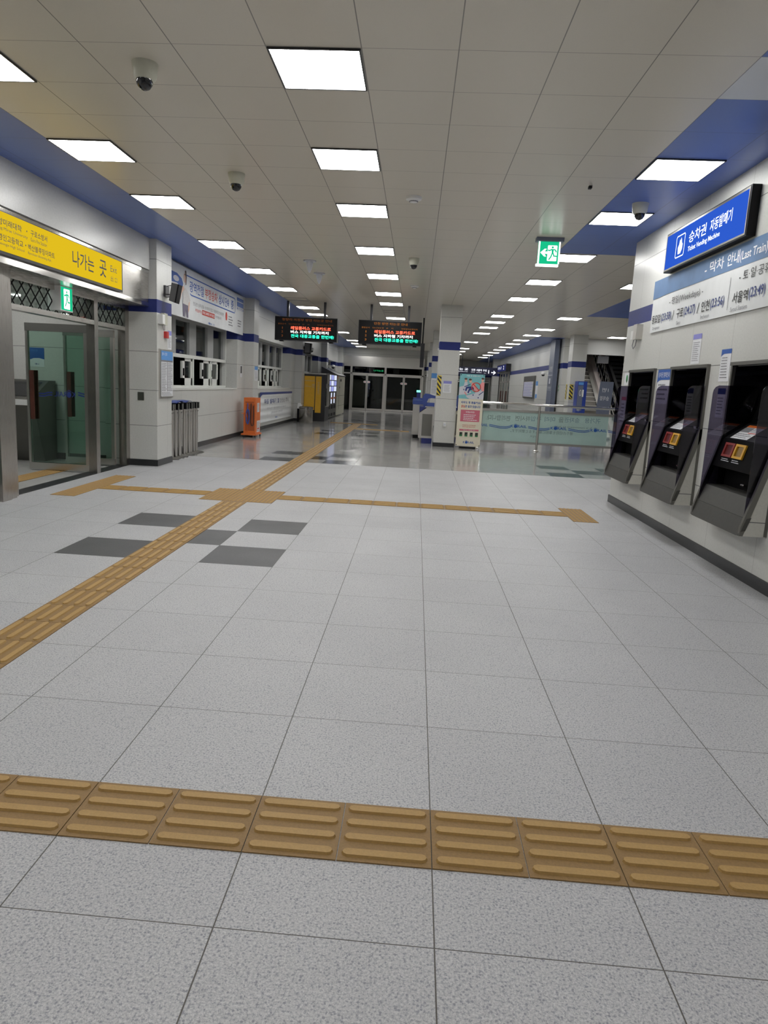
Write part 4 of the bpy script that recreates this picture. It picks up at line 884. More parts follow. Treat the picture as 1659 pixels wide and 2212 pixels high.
def horn(label, x, y):
    r = thing('antenna_cone', label, 'antenna', (x, y, CZ), 'grey ceiling cones'); m = MB(); m.lathe((x, y, CZ - .02), [(.11, 0), (.11, .02)], 0, 20); m.build('disc', 'palegrey', r); m = MB(); m.lathe((x, y, CZ - .20), [(.012, 0), (.035, .05), (.055, .12), (.06, .18)], 0, 16); m.build('cone', 'palegrey', r, True)
horn('small grey ceiling cone, the nearer of the pair before the train boards', -2.09, 12.07); horn('small grey ceiling cone, the farther of the pair before the train boards', -2.11, 13.38)
tag((lambda m: (m.box(1.445, 1.475, 7.26, 7.31, CZ - .025, CZ), m.build('ceiling_clip', 'black'))[1])(MB()), 'tiny black clip on the ceiling near the green exit light', 'clip')
def hatch(label, x, y):
    m = MB()
    for a, b, c, d in ((-.28, .28, -.28, -.265), (-.28, .28, .265, .28), (-.28, -.265, -.265, .265), (.265, .28, -.265, .265)): m.box(x + a, x + b, y + c, y + d, CZ - .006, CZ)
    tag(m.build('hatch_frame', 'ink_grey'), label, 'hatch', 'ceiling hatches')
hatch('square access hatch in the ceiling over the dim amber train board', -3.3, 17.65); hatch('square access hatch in the ceiling over the brighter amber train board', -.9, 19.6)
r = thing('exit_light', 'green lit exit sign with arrow and running figure hanging from the ceiling', 'exit sign', (1.52, 9.65, CZ))
m = MB(); m.box(1.34, 1.70, 9.60, 9.72, CZ - .05, CZ); m.build('mount', 'slate', r)
m = MB(); m.box(1.375, 1.665, 9.645, 9.675, CZ - .335, CZ - .05); m.build('plate', 'sign_green', r); f = FRONT(9.645); zc = CZ - .19
m = MB(); f.rect(m, 1.375, 1.397, zc - .14, zc + .14, .002); f.rect(m, 1.645, 1.665, zc - .14, zc + .14, .002); f.rrect(m, 1.50, 1.625, zc - .105, zc + .095, .01, .002)
f.poly(m, [(1.405, zc), (1.46, zc + .05), (1.487, zc + .05), (1.463, zc + .015), (1.50, zc + .015), (1.50, zc - .015), (1.463, zc - .015), (1.487, zc - .05), (1.46, zc - .05)], .002); m.build('arrow', 'sign_lit', r)
m = MB(); runner(f, m, 1.56, zc - .01, .19, .004, 0); m.build('running_figure', 'sign_green', r)
m = MB(); m.box(1.36, 1.655, 9.635, 9.685, CZ - .365, CZ - .335); m.build('lamp_strip', 'sign_lit', r)

# ================================================================== MIDDLE PILLAR: fittings
f = FRONT(17.45)
notice('pillar_notice', 'white notice with a violet heading on the middle pillar over the outlet box', f, .53, .735, 1.37, 1.66, 'ink_violet', .23, 12, 10)
def hazard(label, f, u0, u1, v0, v1, n=5, up=True):
    r = thing('hazard_strip', label, 'warning strip', f.p((u0 + u1) / 2, v0), 'black and yellow corner strips'); m = MB(); f.rect(m, u0, u1, v0, v1, .004); m.build('sheet', 'yellow', r)
    m = MB(); st = (v1 - v0) / n; w = u1 - u0
    for i in range(-1, n + 1):
        a = v0 + st * i + st * .2; pts = [(u0, a + st), (u1, a), (u1, a + st * .5), (u0, a + st * 1.5)]; pts = [(u, min(max(v, v0), v1)) for u, v in pts]
        if max(p[1] for p in pts) - min(p[1] for p in pts) > .01: f.poly(m, pts, .006)
    m.build('stripes', 'ink_black', r)
hazard('yellow and black striped strip on the corner of the middle pillar by the fare gate', f, .372, .475, 1.285, 1.79, 4)
r = thing('outlet_box', 'small white outlet box low on the middle pillar', 'outlet box', (.62, 17.45, .52)); m = MB(); m.box(.592, .660, 17.40, 17.45, .52, .625); m.build('cover', 'white', r); m = MB(); m.box(.60, .652, 17.392, 17.40, .55, .60); m.build('flap', 'palegrey', r)
m = MB(); m.box(.34, .37, 17.50, 17.56, 2.40, 2.46); tag(m.build('sensor_box', 'white'), 'tiny white sensor on the side of the middle pillar', 'sensor')
notice('pillar_notice', 'long white notice with a blue heading on the second pillar of the gate row', FRONT(25.3), .17 + .21, .62, 1.2, 2.0, 'ink_sky', .22, 14, 12)
m = MB(); m.box(.40, .52, 39.2, 39.3, 2.08, 2.24); tag(m.build('sensor_box', 'white'), 'small white box on the distant pillar by the far doors', 'sensor')

# ================================================================== FARE GATES
def gate(label, x0, y0, full=True):
    r = thing('fare_gate', label, 'fare gate', (x0 + .19, y0 + .8, 0), 'blue topped fare gates'); x1 = x0 + .385; y1 = y0 + 1.6
    m = MB(); m.prism([(x0, y0, .14), (x1, y0, .14), (x1, y0, .955), (x0 + .20, y0, .955), (x0, y0, .80)], (0, 1.6, 0)); m.build('cabinet', 'steel', r)
    m = MB(); m.box(x0 + .08, x1 - .04, y0 - .004, y0, .20, .78); m.build('front_door', 'steel_dk', r)
    m = MB(); m.box(x0 + .09, x1 - .02, y0 - .01, y1, 0, .14); m.build('plinth', 'blue_dk', r)
    m = MB(); m.prism([(x0, y0 + .03, .82), (x0, y0 + .03, .955), (x0 + .18, y0 + .03, .955)], (0, 1.5, 0)); m.build('corner_panel', 'blue_dk', r)
    m = MB(); m.box(x0 + .14, x1, y0 - .03, y1, .955, .985); m.build('top_ledge', 'steel_x', r)
    m = MB(); m.rbox(x0 + .18, x1, y0 + .05, y0 + .55, .985, 1.075, .03); m.build('reader_pad', 'blue_pl', r)
    # arched hood over the passage reader
    m = MB(); y = y0 + .25; prof = [(x0 + .12, .90), (x0 + .06, 1.14), (x0 + .075, 1.26), (x0 + .13, 1.315), (x0 + .24, 1.305), (x0 + .42, 1.255), (x0 + .42, 1.195), (x0 + .30, 1.20), (x0 + .22, 1.18), (x0 + .185, 1.10), (x0 + .19, .90)]
    m.prism([(a, y, b) for a, b in prof], (0, .16, 0)); m.build('hood', 'blue_pl', r)
    m = MB(); g = FRONT(y - .002); m.add([(x0 + .24, y - .004, 1.306), (x0 + .36, y - .004, 1.276), (x0 + .38, y + .15, 1.272), (x0 + .26, y + .15, 1.30)], [(0, 1, 2, 3)]); m.build('label_sheet', 'paper', r)
    return r
gate('blue topped steel fare gate close beside the middle pillar', -.02, 18.25)
def rail_gate(label, x0, y0):
    r = thing('fare_gate', label, 'fare gate', (x0 + .12, y0 + .8, 0), 'blue topped fare gates'); x1 = x0 + .26
    m = MB(); m.box(x0, x1, y0, y0 + 1.5, .10, .98); m.build('cabinet', 'steel', r); m = MB(); m.box(x0 + .04, x1 - .03, y0 - .004, y0 + 1.45, 0, .10); m.build('plinth', 'black', r)
    m = MB(); m.rbox(x0 - .015, x1 + .06, y0 - .03, y0 + .75, .98, 1.10, .03); m.build('reader_pad', 'blue_pl', r); m = MB(); m.rbox(x0 - .01, x1 + .05, y0 + .8, y0 + 1.5, .98, 1.15, .03); m.build('rear_hood', 'blue_pl', r)
    m = MB(); m.box(x0 + .09, x0 + .2, y0 + .9, y0 + 1.0, 1.15, 1.36); m.build('indicator_post', 'blue_dk', r); m = MB(); m.box(x0 + .08, x0 + .2, y0 + .885, y0 + .9, 1.32, 1.38); m.build('green_lamp', 'greenlamp', r)
rail_gate('farther blue topped fare gate with a small green lamp', -.21, 19.95)
gate('blue topped fare gate half hidden behind the standing banner', .93, 19.2)

# ================================================================== STANDING BANNER
r = thing('standing_banner', 'tall cream and teal standing banner with a red crossed circle beside the middle pillar', 'banner stand', (1.24, 17.35, 0))
y = 17.3; f = FRONT(y); g = lambda n, k, m: m.build(n, k, r)
m = MB(); m.box(.925, 1.54, y, y + .012, .06, 1.855); g('sheet', 'cream', m)
m = MB(); m.box(1.03, 1.43, y + .0, y + .20, 0, .045); g('foot', 'black', m)
m = MB(); m.cyl((1.23, y + .15, .04), (1.23, y + .03, 1.80), .012, n=8); m.cyl((.94, y + .02, 1.84), (1.23, y + .05, 1.2), .007, n=6); m.cyl((1.525, y + .02, 1.84), (1.23, y + .05, 1.2), .007, n=6); g('stand_pole', 'steel_dk', m)
m = MB(); f.rect(m, .925, 1.54, 1.245, 1.855, .002); g('teal_print', 'teal', m)
m = MB()
for qi, q in enumerate(([(.925, 1.33), (.925, 1.53), (1.10, 1.58), (1.23, 1.40), (1.13, 1.36)], [(1.10, 1.32), (1.30, 1.38), (1.36, 1.25), (1.20, 1.245), (1.13, 1.28)], [(1.25, 1.245), (1.35, 1.47), (1.54, 1.47), (1.54, 1.245)], [(1.03, 1.54), (1.05, 1.66), (1.12, 1.66), (1.13, 1.54)])): f.poly(m, q, .003 + .001 * qi)
g('printed_gates', 'palegrey', m)
m = MB(); f.poly(m, [(1.21, 1.60), (1.24, 1.66), (1.31, 1.63), (1.36, 1.50), (1.42, 1.46), (1.40, 1.43), (1.31, 1.46), (1.26, 1.55)], .009); f.poly(m, [(1.44, 1.62), (1.47, 1.67), (1.54, 1.67), (1.54, 1.45), (1.48, 1.45)], .009); f.poly(m, [(1.07, 1.42), (1.13, 1.34), (1.11, 1.33), (1.05, 1.40)], .009); g('printed_pink', 'pinkprint', m)
m = MB()
for u, v in ((1.08, 1.70), (1.195, 1.68), (1.49, 1.72)): f.ell(m, u, v, .033, .045, .007, 0, 14)
g('printed_skin', 'skin', m)
m = MB()
for u, v in ((1.075, 1.735), (1.185, 1.722), (1.495, 1.757)): f.ell(m, u, v, .038, .024, .009, 0, 12)
g('printed_hair', 'hair', m)
m = MB(); f.stroke(m, [(1.30, 1.52), (1.20, 1.53), (1.11, 1.52), (1.09, 1.44)], .045, .008); f.stroke(m, [(1.28, 1.50), (1.18, 1.48), (1.15, 1.39)], .04, .008); f.stroke(m, [(1.05, 1.54), (1.19, 1.60)], .018, .008); f.stroke(m, [(1.42, 1.35), (1.53, 1.44)], .018, .008)
for u, v in ((1.04, 1.47), (1.28, 1.345), (1.41, 1.285)): f.rect(m, u - .012, u + .012, v - .015, v + .015, .008)
g('printed_navy', 'ink_navy', m)
m = MB(); f.ring(m, 1.342, 1.54, .108, .108, .020, .010); f.stroke(m, [(1.265, 1.615), (1.418, 1.465)], .020, .010); g('crossed_circle', 'ink_red', m)
m = MB(); f.text(m, '이런 것 안됩니다!', 1.09, 1.425, 1.792, 1.83, .004, 0, 1); g('white_lettering', 'ink_white', m)
m = MB(); f.text(m, '아무도 못 봤을까요?', .996, 1.489, 1.122, 1.186, .003, 0, 2); f.text(m, '은 알고 있습니다', 1.105, 1.486, 1.024, 1.09, .003, 0, 2); rail_logo(f, m, 1.111, 1.389, .134, .186); g('lettering', 'ink_blue', m)
m = MB(); f.text(m, '양심', 1.002, 1.098, 1.022, 1.092, .003, 0, 2); f.text(m, '부정승차는 부가운임과', 1.062, 1.401, .575, .605, .003); f.text(m, '형사처벌 대상입니다', 1.07, 1.39, .532, .562, .003); g('red_lettering', 'ink_red', m)
m = MB(); f.rect(m, 1.003, 1.48, .681, .972, .003); f.rect(m, .998, 1.48, .447, .49, .003); g('rose_panel', 'rose', m)
m = MB(); f.text(m, '부정승차란?', 1.13, 1.35, .895, .94, .005, 0, 1); f.text(m, '교통카드 종류별 안내', 1.09, 1.39, .455, .48, .005)
f.lines(m, 1.08, 1.43, .70, .87, 4, .36, .005, 0, 11); g('pale_lettering', 'ink_white', m)
m = MB()
for i in range(4): f.rect(m, 1.008 + .131 * i, 1.008 + .131 * i + .072, .305, .41, .003)
g('card_picture', 'ink_black', m)
m = MB()
for i, k in enumerate(range(4)): f.rect(m, 1.008 + .131 * i, 1.08 + .131 * i, .305, .325, .005); f.poly(m, [(1.03 + .131 * i, .34), (1.06 + .131 * i, .37), (1.06 + .131 * i, .345)], .005)
g('card_band', M.setdefault('ink_green', mat('green_ink', (.06, .35, .12), .5)), m)
m = MB()
for u, v in ((.95, 1.83), (1.515, 1.83), (.945, .085), (1.52, .085)): f.ell(m, u, v, .013, .013, .006, 0, 10)
g('eyelet', 'black', m)

# ================================================================== GLASS BARRIER with railing
r = thing('glass_barrier', 'steel railing with mint frosted glass panels printed with blue lettering', 'barrier', (3.2, 17.6, 0)); y = 17.6
m = MB(); m.cyl((1.42, y, 1.17), (5.0, y, 1.17), .032, k=0, n=16); m.build('handrail', 'chrome', r, True)
for x in (1.47, 3.005, 4.97):
    m = MB(); m.cyl((x, y, .02), (x, y, 1.14), .028, k=0, n=14); m.lathe((x, y, 0), [(.07, 0), (.07, .012), (.045, .03), (.03, .035)], 0, 16); m.build('post', 'steel', r, True)
m = MB()
for a, b in ((1.50, 2.975), (3.035, 4.94)): m.box(a, b, y - .02, y + .02, .97, 1.03); m.box(a, b, y - .02, y + .02, .17, .225)
m.build('rail_bar', 'steel_x', r)
for a, b in ((1.50, 2.975), (3.035, 4.94)):
    m = MB(); m.box(a, b, y - .006, y + .006, .225, .97); m.build('pane', 'g_mint', r)
f = FRONT(y); m = MB()
for a in (1.52, 2.314, 3.319, 4.319):
    if a < 2: f.text(m, 'RAIL', 1.56, 1.73, .575, .64, .010, 0, 1); s = 1.77
    else: s = a + .44
    if a > 2: rail_logo(f, m, a, a + .406, .582, .648, .010)
    for o in (0, .035): f.stroke(m, [(s, .625 - o), (s + .10, .61 - o), (s + .26, .585 - o), (s + .42, .585 - o), (s + .54, .615 - o * 1.0)], .016, .010)
m.build('logo_lettering', 'ink_blue', r)
# banner on the far side, read through the glass from behind
b = thing('barrier_banner', 'pale banner behind the mint glass, its lettering seen mirrored', 'banner', (3.2, 17.625, .19)); m = MB(); m.box(1.60, 4.75, 17.636, 17.643, .19, .985); m.build('sheet', M.setdefault('pale_vinyl', mat('pale_mint_vinyl', (.74, .90, .87), .6, noise=.08, scale=4)), b)
f = FRONT(17.636); m = MB()
for t, u0, u1, v0, v1 in (('귀가용', 4.16, 4.555, .78, .91), ('승차권', 3.66, 4.03, .775, .905), ('미리', 3.16, 3.42, .765, .89), ('구입', 2.82, 3.08, .76, .885)): f.text(m, t, u0, u1, v0, v1, .003, 0, 1, True)
m.build('blue_lettering', M.setdefault('ink_teal', mat('teal_ink', (.03, .17, .30), .5)), b)
m = MB()
for t, u0, u1, v0, v1 in (('을', 3.51, 3.64, .765, .90), ('하시면', 2.42, 2.80, .75, .88), ('편리합니다.', 1.68, 2.30, .735, .87)): f.text(m, t, u0, u1, v0, v1, .003, 0, 1, True)
f.text(m, 'It is convenient to buy', 3.45, 4.35, .62, .69, .003, 0, 0, True); f.text(m, '帰りの切符を事前に購入すると便利です。', 2.32, 3.90, .455, .54, .003, 0, 0, True); f.text(m, '구일역', 2.84, 3.0, .345, .40, .003, 0, 0, True); m.build('dark_lettering', M.setdefault('ink_dkgreen', mat('dark_green_ink', (.03, .08, .08), .5)), b)

# ================================================================== RIGHT: lobby wall, stairs, escalator
f = Face((5.2, 0, 0), (0, -1, 0)); RW = f
r = thing('map_board', 'framed grey route map board on the far lobby wall', 'map board', (5.19, 33, 1.2)); m = MB(); m.box(5.12, 5.2, 31.5, 34.5, 1.21, 2.24); m.build('frame', 'steel_dk', r); g = Face((5.12, 0, 0), (0, -1, 0))
m = MB(); g.rect(m, -34.35, -31.65, 1.28, 1.98, .003); m.build('sheet', 'palegrey', r); m = MB(); g.lines(m, -34.3, -31.7, 1.3, 1.96, 9, .4, .005, 0, 7); m.build('printed_map', 'ink_violet', r)
r = thing('wall_poster', 'narrow white and blue poster beside the route map board', 'poster', (5.19, 31.1, 1.2)); m = MB(); f.rect(m, -31.40, -30.85, 1.22, 1.99, .004); m.build('sheet', 'paper', r); m = MB(); f.rect(m, -31.40, -30.85, 1.8, 1.99, .006); f.rect(m, -31.35, -30.9, 1.25, 1.42, .006); m.build('blue_print', 'ink_sky', r)
r = thing('sign_totem', 'tall dark grey sign column standing against the lobby wall', 'sign column', (5.05, 26.9, 0)); m = MB(); m.box(4.95, 5.12, 26.45, 27.35, 0, CZ - .03); m.build('column', 'slate', r); g = Face((4.95, 0, 0), (0, -1, 0))
m = MB(); g.text(m, '승강장', -27.2, -26.6, 2.30, 2.50, .004, 0, 1); g.rect(m, -27.3, -26.5, 2.16, 2.18, .004); g.text(m, '1', -27.05, -26.8, 1.85, 2.05, .004, 0, 1); g.text(m, '인천', -27.2, -26.6, 1.60, 1.75, .004); m.build('lettering', 'palegrey', r)
wallcam('dome_camera', 'white dome camera on the lobby wall beside the dark sign column', 4.98, 28.6, 2.25, 5.2)
g = FRONT(24.4); hazard('yellow and black striped strip on the corner of the lobby pillar', g, 5.175, 5.30, 1.31, 1.83, 4)
g = Face((5.17, 0, 0), (0, -1, 0)); hazard('thin side strip of yellow and black on the lobby pillar', g, -24.95, -24.75, 1.31, 1.83, 4)
r = thing('ticket_kiosk', 'slim blue machine standing before the stairs with a white handle', 'machine', (5.5, 23.9, 0)); m = MB(); m.box(5.34, 5.65, 23.9, 24.35, 0, 1.94); m.build('body', M.setdefault('blue_mach', mat('blue_enamel', (.02, .05, .30), .35)), r); h = FRONT(23.9)
m = MB(); h.rect(m, 5.35, 5.53, .95, 1.80, .004); m.build('dark_panel', 'slate', r); m = MB(); h.rect(m, 5.36, 5.53, 1.82, 1.91, .005); m.build('header_panel', 'ink_sky', r)
m = MB(); m.box(5.50, 5.545, 23.86, 23.9, 1.42, 1.66); h.ring(m, 5.44, 1.55, .03, .10, .014, .012, 0, 12); m.build('handle', 'white', r); m = MB(); h.text(m, '정산', 5.38, 5.47, .93, 1.0, .006); m.build('lettering', 'paper', r)
r = bpy.data.objects.new('stairs', None); COL.objects.link(r); r.location = (6.15, 24, 0); r['kind'] = 'structure'; r['label'] = 'granite stairs climbing under the lintel'
m = MB(); q = MB(); sx0, sx1 = 5.72, 6.52
for i in range(19):
    y0 = 24.15 + .245 * i; z = .16 * (i + 1); m.box(sx0, sx1, y0, y0 + .26 if i < 18 else 32.4, 0 if i < 2 else z - .35, z); q.box(sx0, sx1, y0 - .018, y0 + .05, z - .022, z + .010)
m.build('step', 'granite_stair', r); q.build('nosing', 'nosing', r)
def slope(m, x0, x1, z0, z1, ya, yb, k=0):
    sl = .655; m.prism([(x0, ya, max(0, z0 + (ya - 24.0) * sl)), (x0, yb, z0 + (yb - 24.0) * sl), (x0, yb, z1 + (yb - 24.0) * sl), (x0, ya, z1 + (ya - 24.0) * sl)], (x1 - x0, 0, 0), k)
m = MB(); slope(m, 6.52, 6.60, -.1, .06, 24.0, 29.0, 0); m.build('stringer', 'slate', r)
m = MB(); slope(m, 6.50, 6.62, .06, .10, 24.0, 29.0, 0); m.build('stringer_cap', 'nosing', r)
m = MB(); slope(m, 6.62, 6.80, .0, .34, 24.0, 29.0, 0); m.build('side_panel', 'pinkwall', r)
m = MB(); sl = .655
for x in (6.78, 7.02): m.tube([(x, y, .62 + (y - 24) * sl) for y in (24.2, 29.0)], .028)
for k in range(14):
    y = 24.5 + .33 * k; m.cyl((6.78, y, .25 + (y - 24) * sl), (6.78, y, .62 + (y - 24) * sl), .012, n=6); m.cyl((7.02, y, .2 + (y - 24) * sl), (7.02, y, .62 + (y - 24) * sl), .012, n=6)
m.build('handrail', 'chrome', r)
e = thing('escalator', 'dark escalator rising beside the stairs with pale balustrade edges', 'escalator', (7.5, 24.5, 0))
m = MB(); slope(m, 7.12, 8.0, -1.2, .02, 23.6, 29.5, 0); m.build('step_band', 'black', e)
m = MB()
for i in range(22):
    y = 23.7 + .26 * i; z = .02 + (y - 24) * sl; m.box(7.14, 7.98, y, y + .2, z, z + .10)
m.build('tread', 'alu_dark', e)
for x in (7.08, 8.0):
    m = MB(); slope(m, x, x + .04, .0, .85, 23.3, 29.5, 0); m.build('balustrade', 'black_gloss', e); m = MB(); slope(m, x - .02, x + .06, .85, .90, 23.3, 29.5, 0); m.build('handrail', 'rubber', e); m = MB(); slope(m, x - .03, x, .28, .34, 23.3, 29.5, 0); m.build('skirt_edge', 'nosing', e)
m = MB(); m.box(6.63, 7.03, 26.72, 26.82, 2.70, 2.969); tag(m.build('hanging_sign', 'palegrey'), 'pale blank sign box hanging over the escalator', 'sign')
r = thing('slate_sign', 'slate grey standing sign with pale mirrored lettering before the escalator', 'sign', (6.28, 23.9, 0)); m = MB(); m.prism([(6.04, 23.9, 1.14), (6.512, 23.9, 1.14), (6.53, 23.9, 1.97), (6.09, 23.9, 1.97)], (0, .03, 0)); m.box(6.04, 6.48, 23.905, 23.93, .6, 1.14); m.build('panel', 'slate', r)
m = MB(); m.box(6.1, 6.14, 23.9, 23.94, 0, .6); m.box(6.38, 6.42, 23.9, 23.94, 0, .6); m.build('leg', 'steel_dk', r); h = FRONT(23.9); m = MB(); h.text(m, '1번', 6.17, 6.38, 1.62, 1.76, .004, 0, 1, True); h.text(m, '승차장', 6.11, 6.42, 1.33, 1.48, .004, 0, 1, True); m.build('lettering', 'palegrey', r)
o = copy_tree(proto); o.location = (6.2, 28.2, 6.098); o['label'] = 'added unseen panel high in the stairwell, brightening the granite stairs'; o['group'] = 'added stairwell lights'  # panels out of view, added to brighten the stairs and escalator
o = copy_tree(proto); o.location = (7.3, 27.0, 6.098); o['label'] = 'added unseen panel high in the stairwell, brightening the escalator'; o['group'] = 'added stairwell lights'
o = copy_tree(proto); o.location = (6.2, 30.4, 6.098); o['label'] = 'added unseen panel high in the stairwell, brightening the upper landing'; o['group'] = 'added stairwell lights'
# hanging navy direction sign, and the sign over the side door
r = thing('direction_sign', 'dark navy hanging sign with white lettering and an arrow, beyond the middle pillar', 'sign', (3.0, 41.05, 2.4)); m = MB(); m.box(1.55, 4.55, 41.0, 41.12, 2.35, 2.80); m.build('panel', 'navy_sign', r); f = FRONT(41.0)
m = MB()
for x in (2.45, 4.0): m.cyl((x, 41.06, 2.8), (x, 41.06, CZ), .025, n=8)
m.build('hanger', 'alu_dark', r)
m = MB(); f.text(m, '타는 곳', 2.10, 2.82, 2.58, 2.72, .004, 0, 2); f.text(m, '인천', 3.02, 3.24, 2.575, 2.70, .004, 0, 2); f.text(m, '서울역', 3.30, 3.62, 2.565, 2.69, .004, 0, 2); f.text(m, '구로', 3.68, 3.92, 2.56, 2.68, .004, 0, 2); f.text(m, '1', 4.005, 4.055, 2.46, 2.66, .004, 0, 2)
f.text(m, 'Platform', 2.2, 2.8, 2.49, 2.54, .004); f.text(m, 'Incheon', 3.0, 3.22, 2.485, 2.53, .004); f.text(m, 'Seoul Station', 3.32, 3.62, 2.475, 2.52, .004); f.text(m, 'Guro', 3.76, 3.88, 2.46, 2.50, .004)
f.stroke(m, [(4.18, 2.53), (4.42, 2.52)], .05, .004); f.stroke(m, [(4.31, 2.62), (4.42, 2.52), (4.30, 2.42)], .05, .005); m.build('lettering', 'sign_white', r)
r = thing('direction_sign', 'dark sign box fixed on the lobby wall over the side doors', 'sign', (5.0, 42, 2.6)); m = MB(); m.box(4.92, 5.19, 40.2, 44.6, 2.62, 3.06); m.build('panel', 'alu_dark', r); g = Face((4.92, 0, 0), (0, -1, 0)); m = MB(); g.rect(m, -44.5, -40.3, 2.66, 3.02, .003); m.build('sign_face', M.setdefault('navy_lit', emis('navy_lit', (.03, .035, .13), .8)), r); m = MB(); g.text(m, '나가는 곳', -44.2, -42.4, 2.78, 2.95, .006, 0, 1); g.text(m, '2', -41.5, -41.1, 2.75, 2.97, .006, 0, 1); m.build('lettering', 'sign_white', r)
def glazed(nm, pts, f, z1=2.2, lab=None, handles=()):
    r = bpy.data.objects.new(nm, None); COL.objects.link(r); r.location = f.p((pts[0] + pts[-1]) / 2, 0); r['kind'] = 'structure'
    if lab: r['label'] = lab
    m = MB()
    for u in pts: m.prism([f.p(u - .04, 0, 0), f.p(u + .04, 0, 0), f.p(u + .04, z1, 0), f.p(u - .04, z1, 0)], f.n * .06)
    for v in (.0, 2.0, z1 - .06): m.prism([f.p(pts[0], v, 0), f.p(pts[-1], v, 0), f.p(pts[-1], v + .09, 0), f.p(pts[0], v + .09, 0)], f.n * .05)
    m.build('frame', 'steel', r); m = MB(); f.rect(m, pts[0], pts[-1], .05, z1, .02); m.build('pane', 'g_door', r)
    for u in handles:
        m = MB(); m.prism([f.p(u - .03, .8, .07), f.p(u + .03, .8, .07), f.p(u + .03, 1.5, .07), f.p(u - .03, 1.5, .07)], f.n * .03); m.build('handle', 'brown', r)
glazed('door_5', (2.65, 3.4, 4.25, 4.75, 5.15), FRONT(51.05), 2.2, 'green glass doors in the far wall of the passage', (3.5, 4.15))
glazed('door_6', (-45.55, -44.3, -43.0, -41.7, -40.45), Face((5.3, 0, 0), (0, -1, 0)), 2.6, 'glass side doors under the dark sign box', (-44.4, -44.1, -43.1, -41.8, -41.5))
notice('door_notice', 'blue and white sticker on the far green glass door', FRONT(51.0), 3.75, 4.05, 1.4, 1.85, 'ink_blue', .5, 4, 3)
m = MB(); m.box(5.6, 8.9, 45, 45.1, 0, 3); m.box(2.5, 5.5, 53, 53.1, 0, 3); struct(m.build('wall_porch', 'wall_plain'))
m = MB(); g = Face((5.2, 0, 0), (0, -1, 0)); g.rect(m, -26.42, -26.32, 1.72, 1.80, .003); g.rect(m, -26.42, -26.32, 1.58, 1.66, .003); tag(m.build('exit_sticker', 'ink_green'), 'small green stickers on the wall beside the dark sign column', 'sticker')

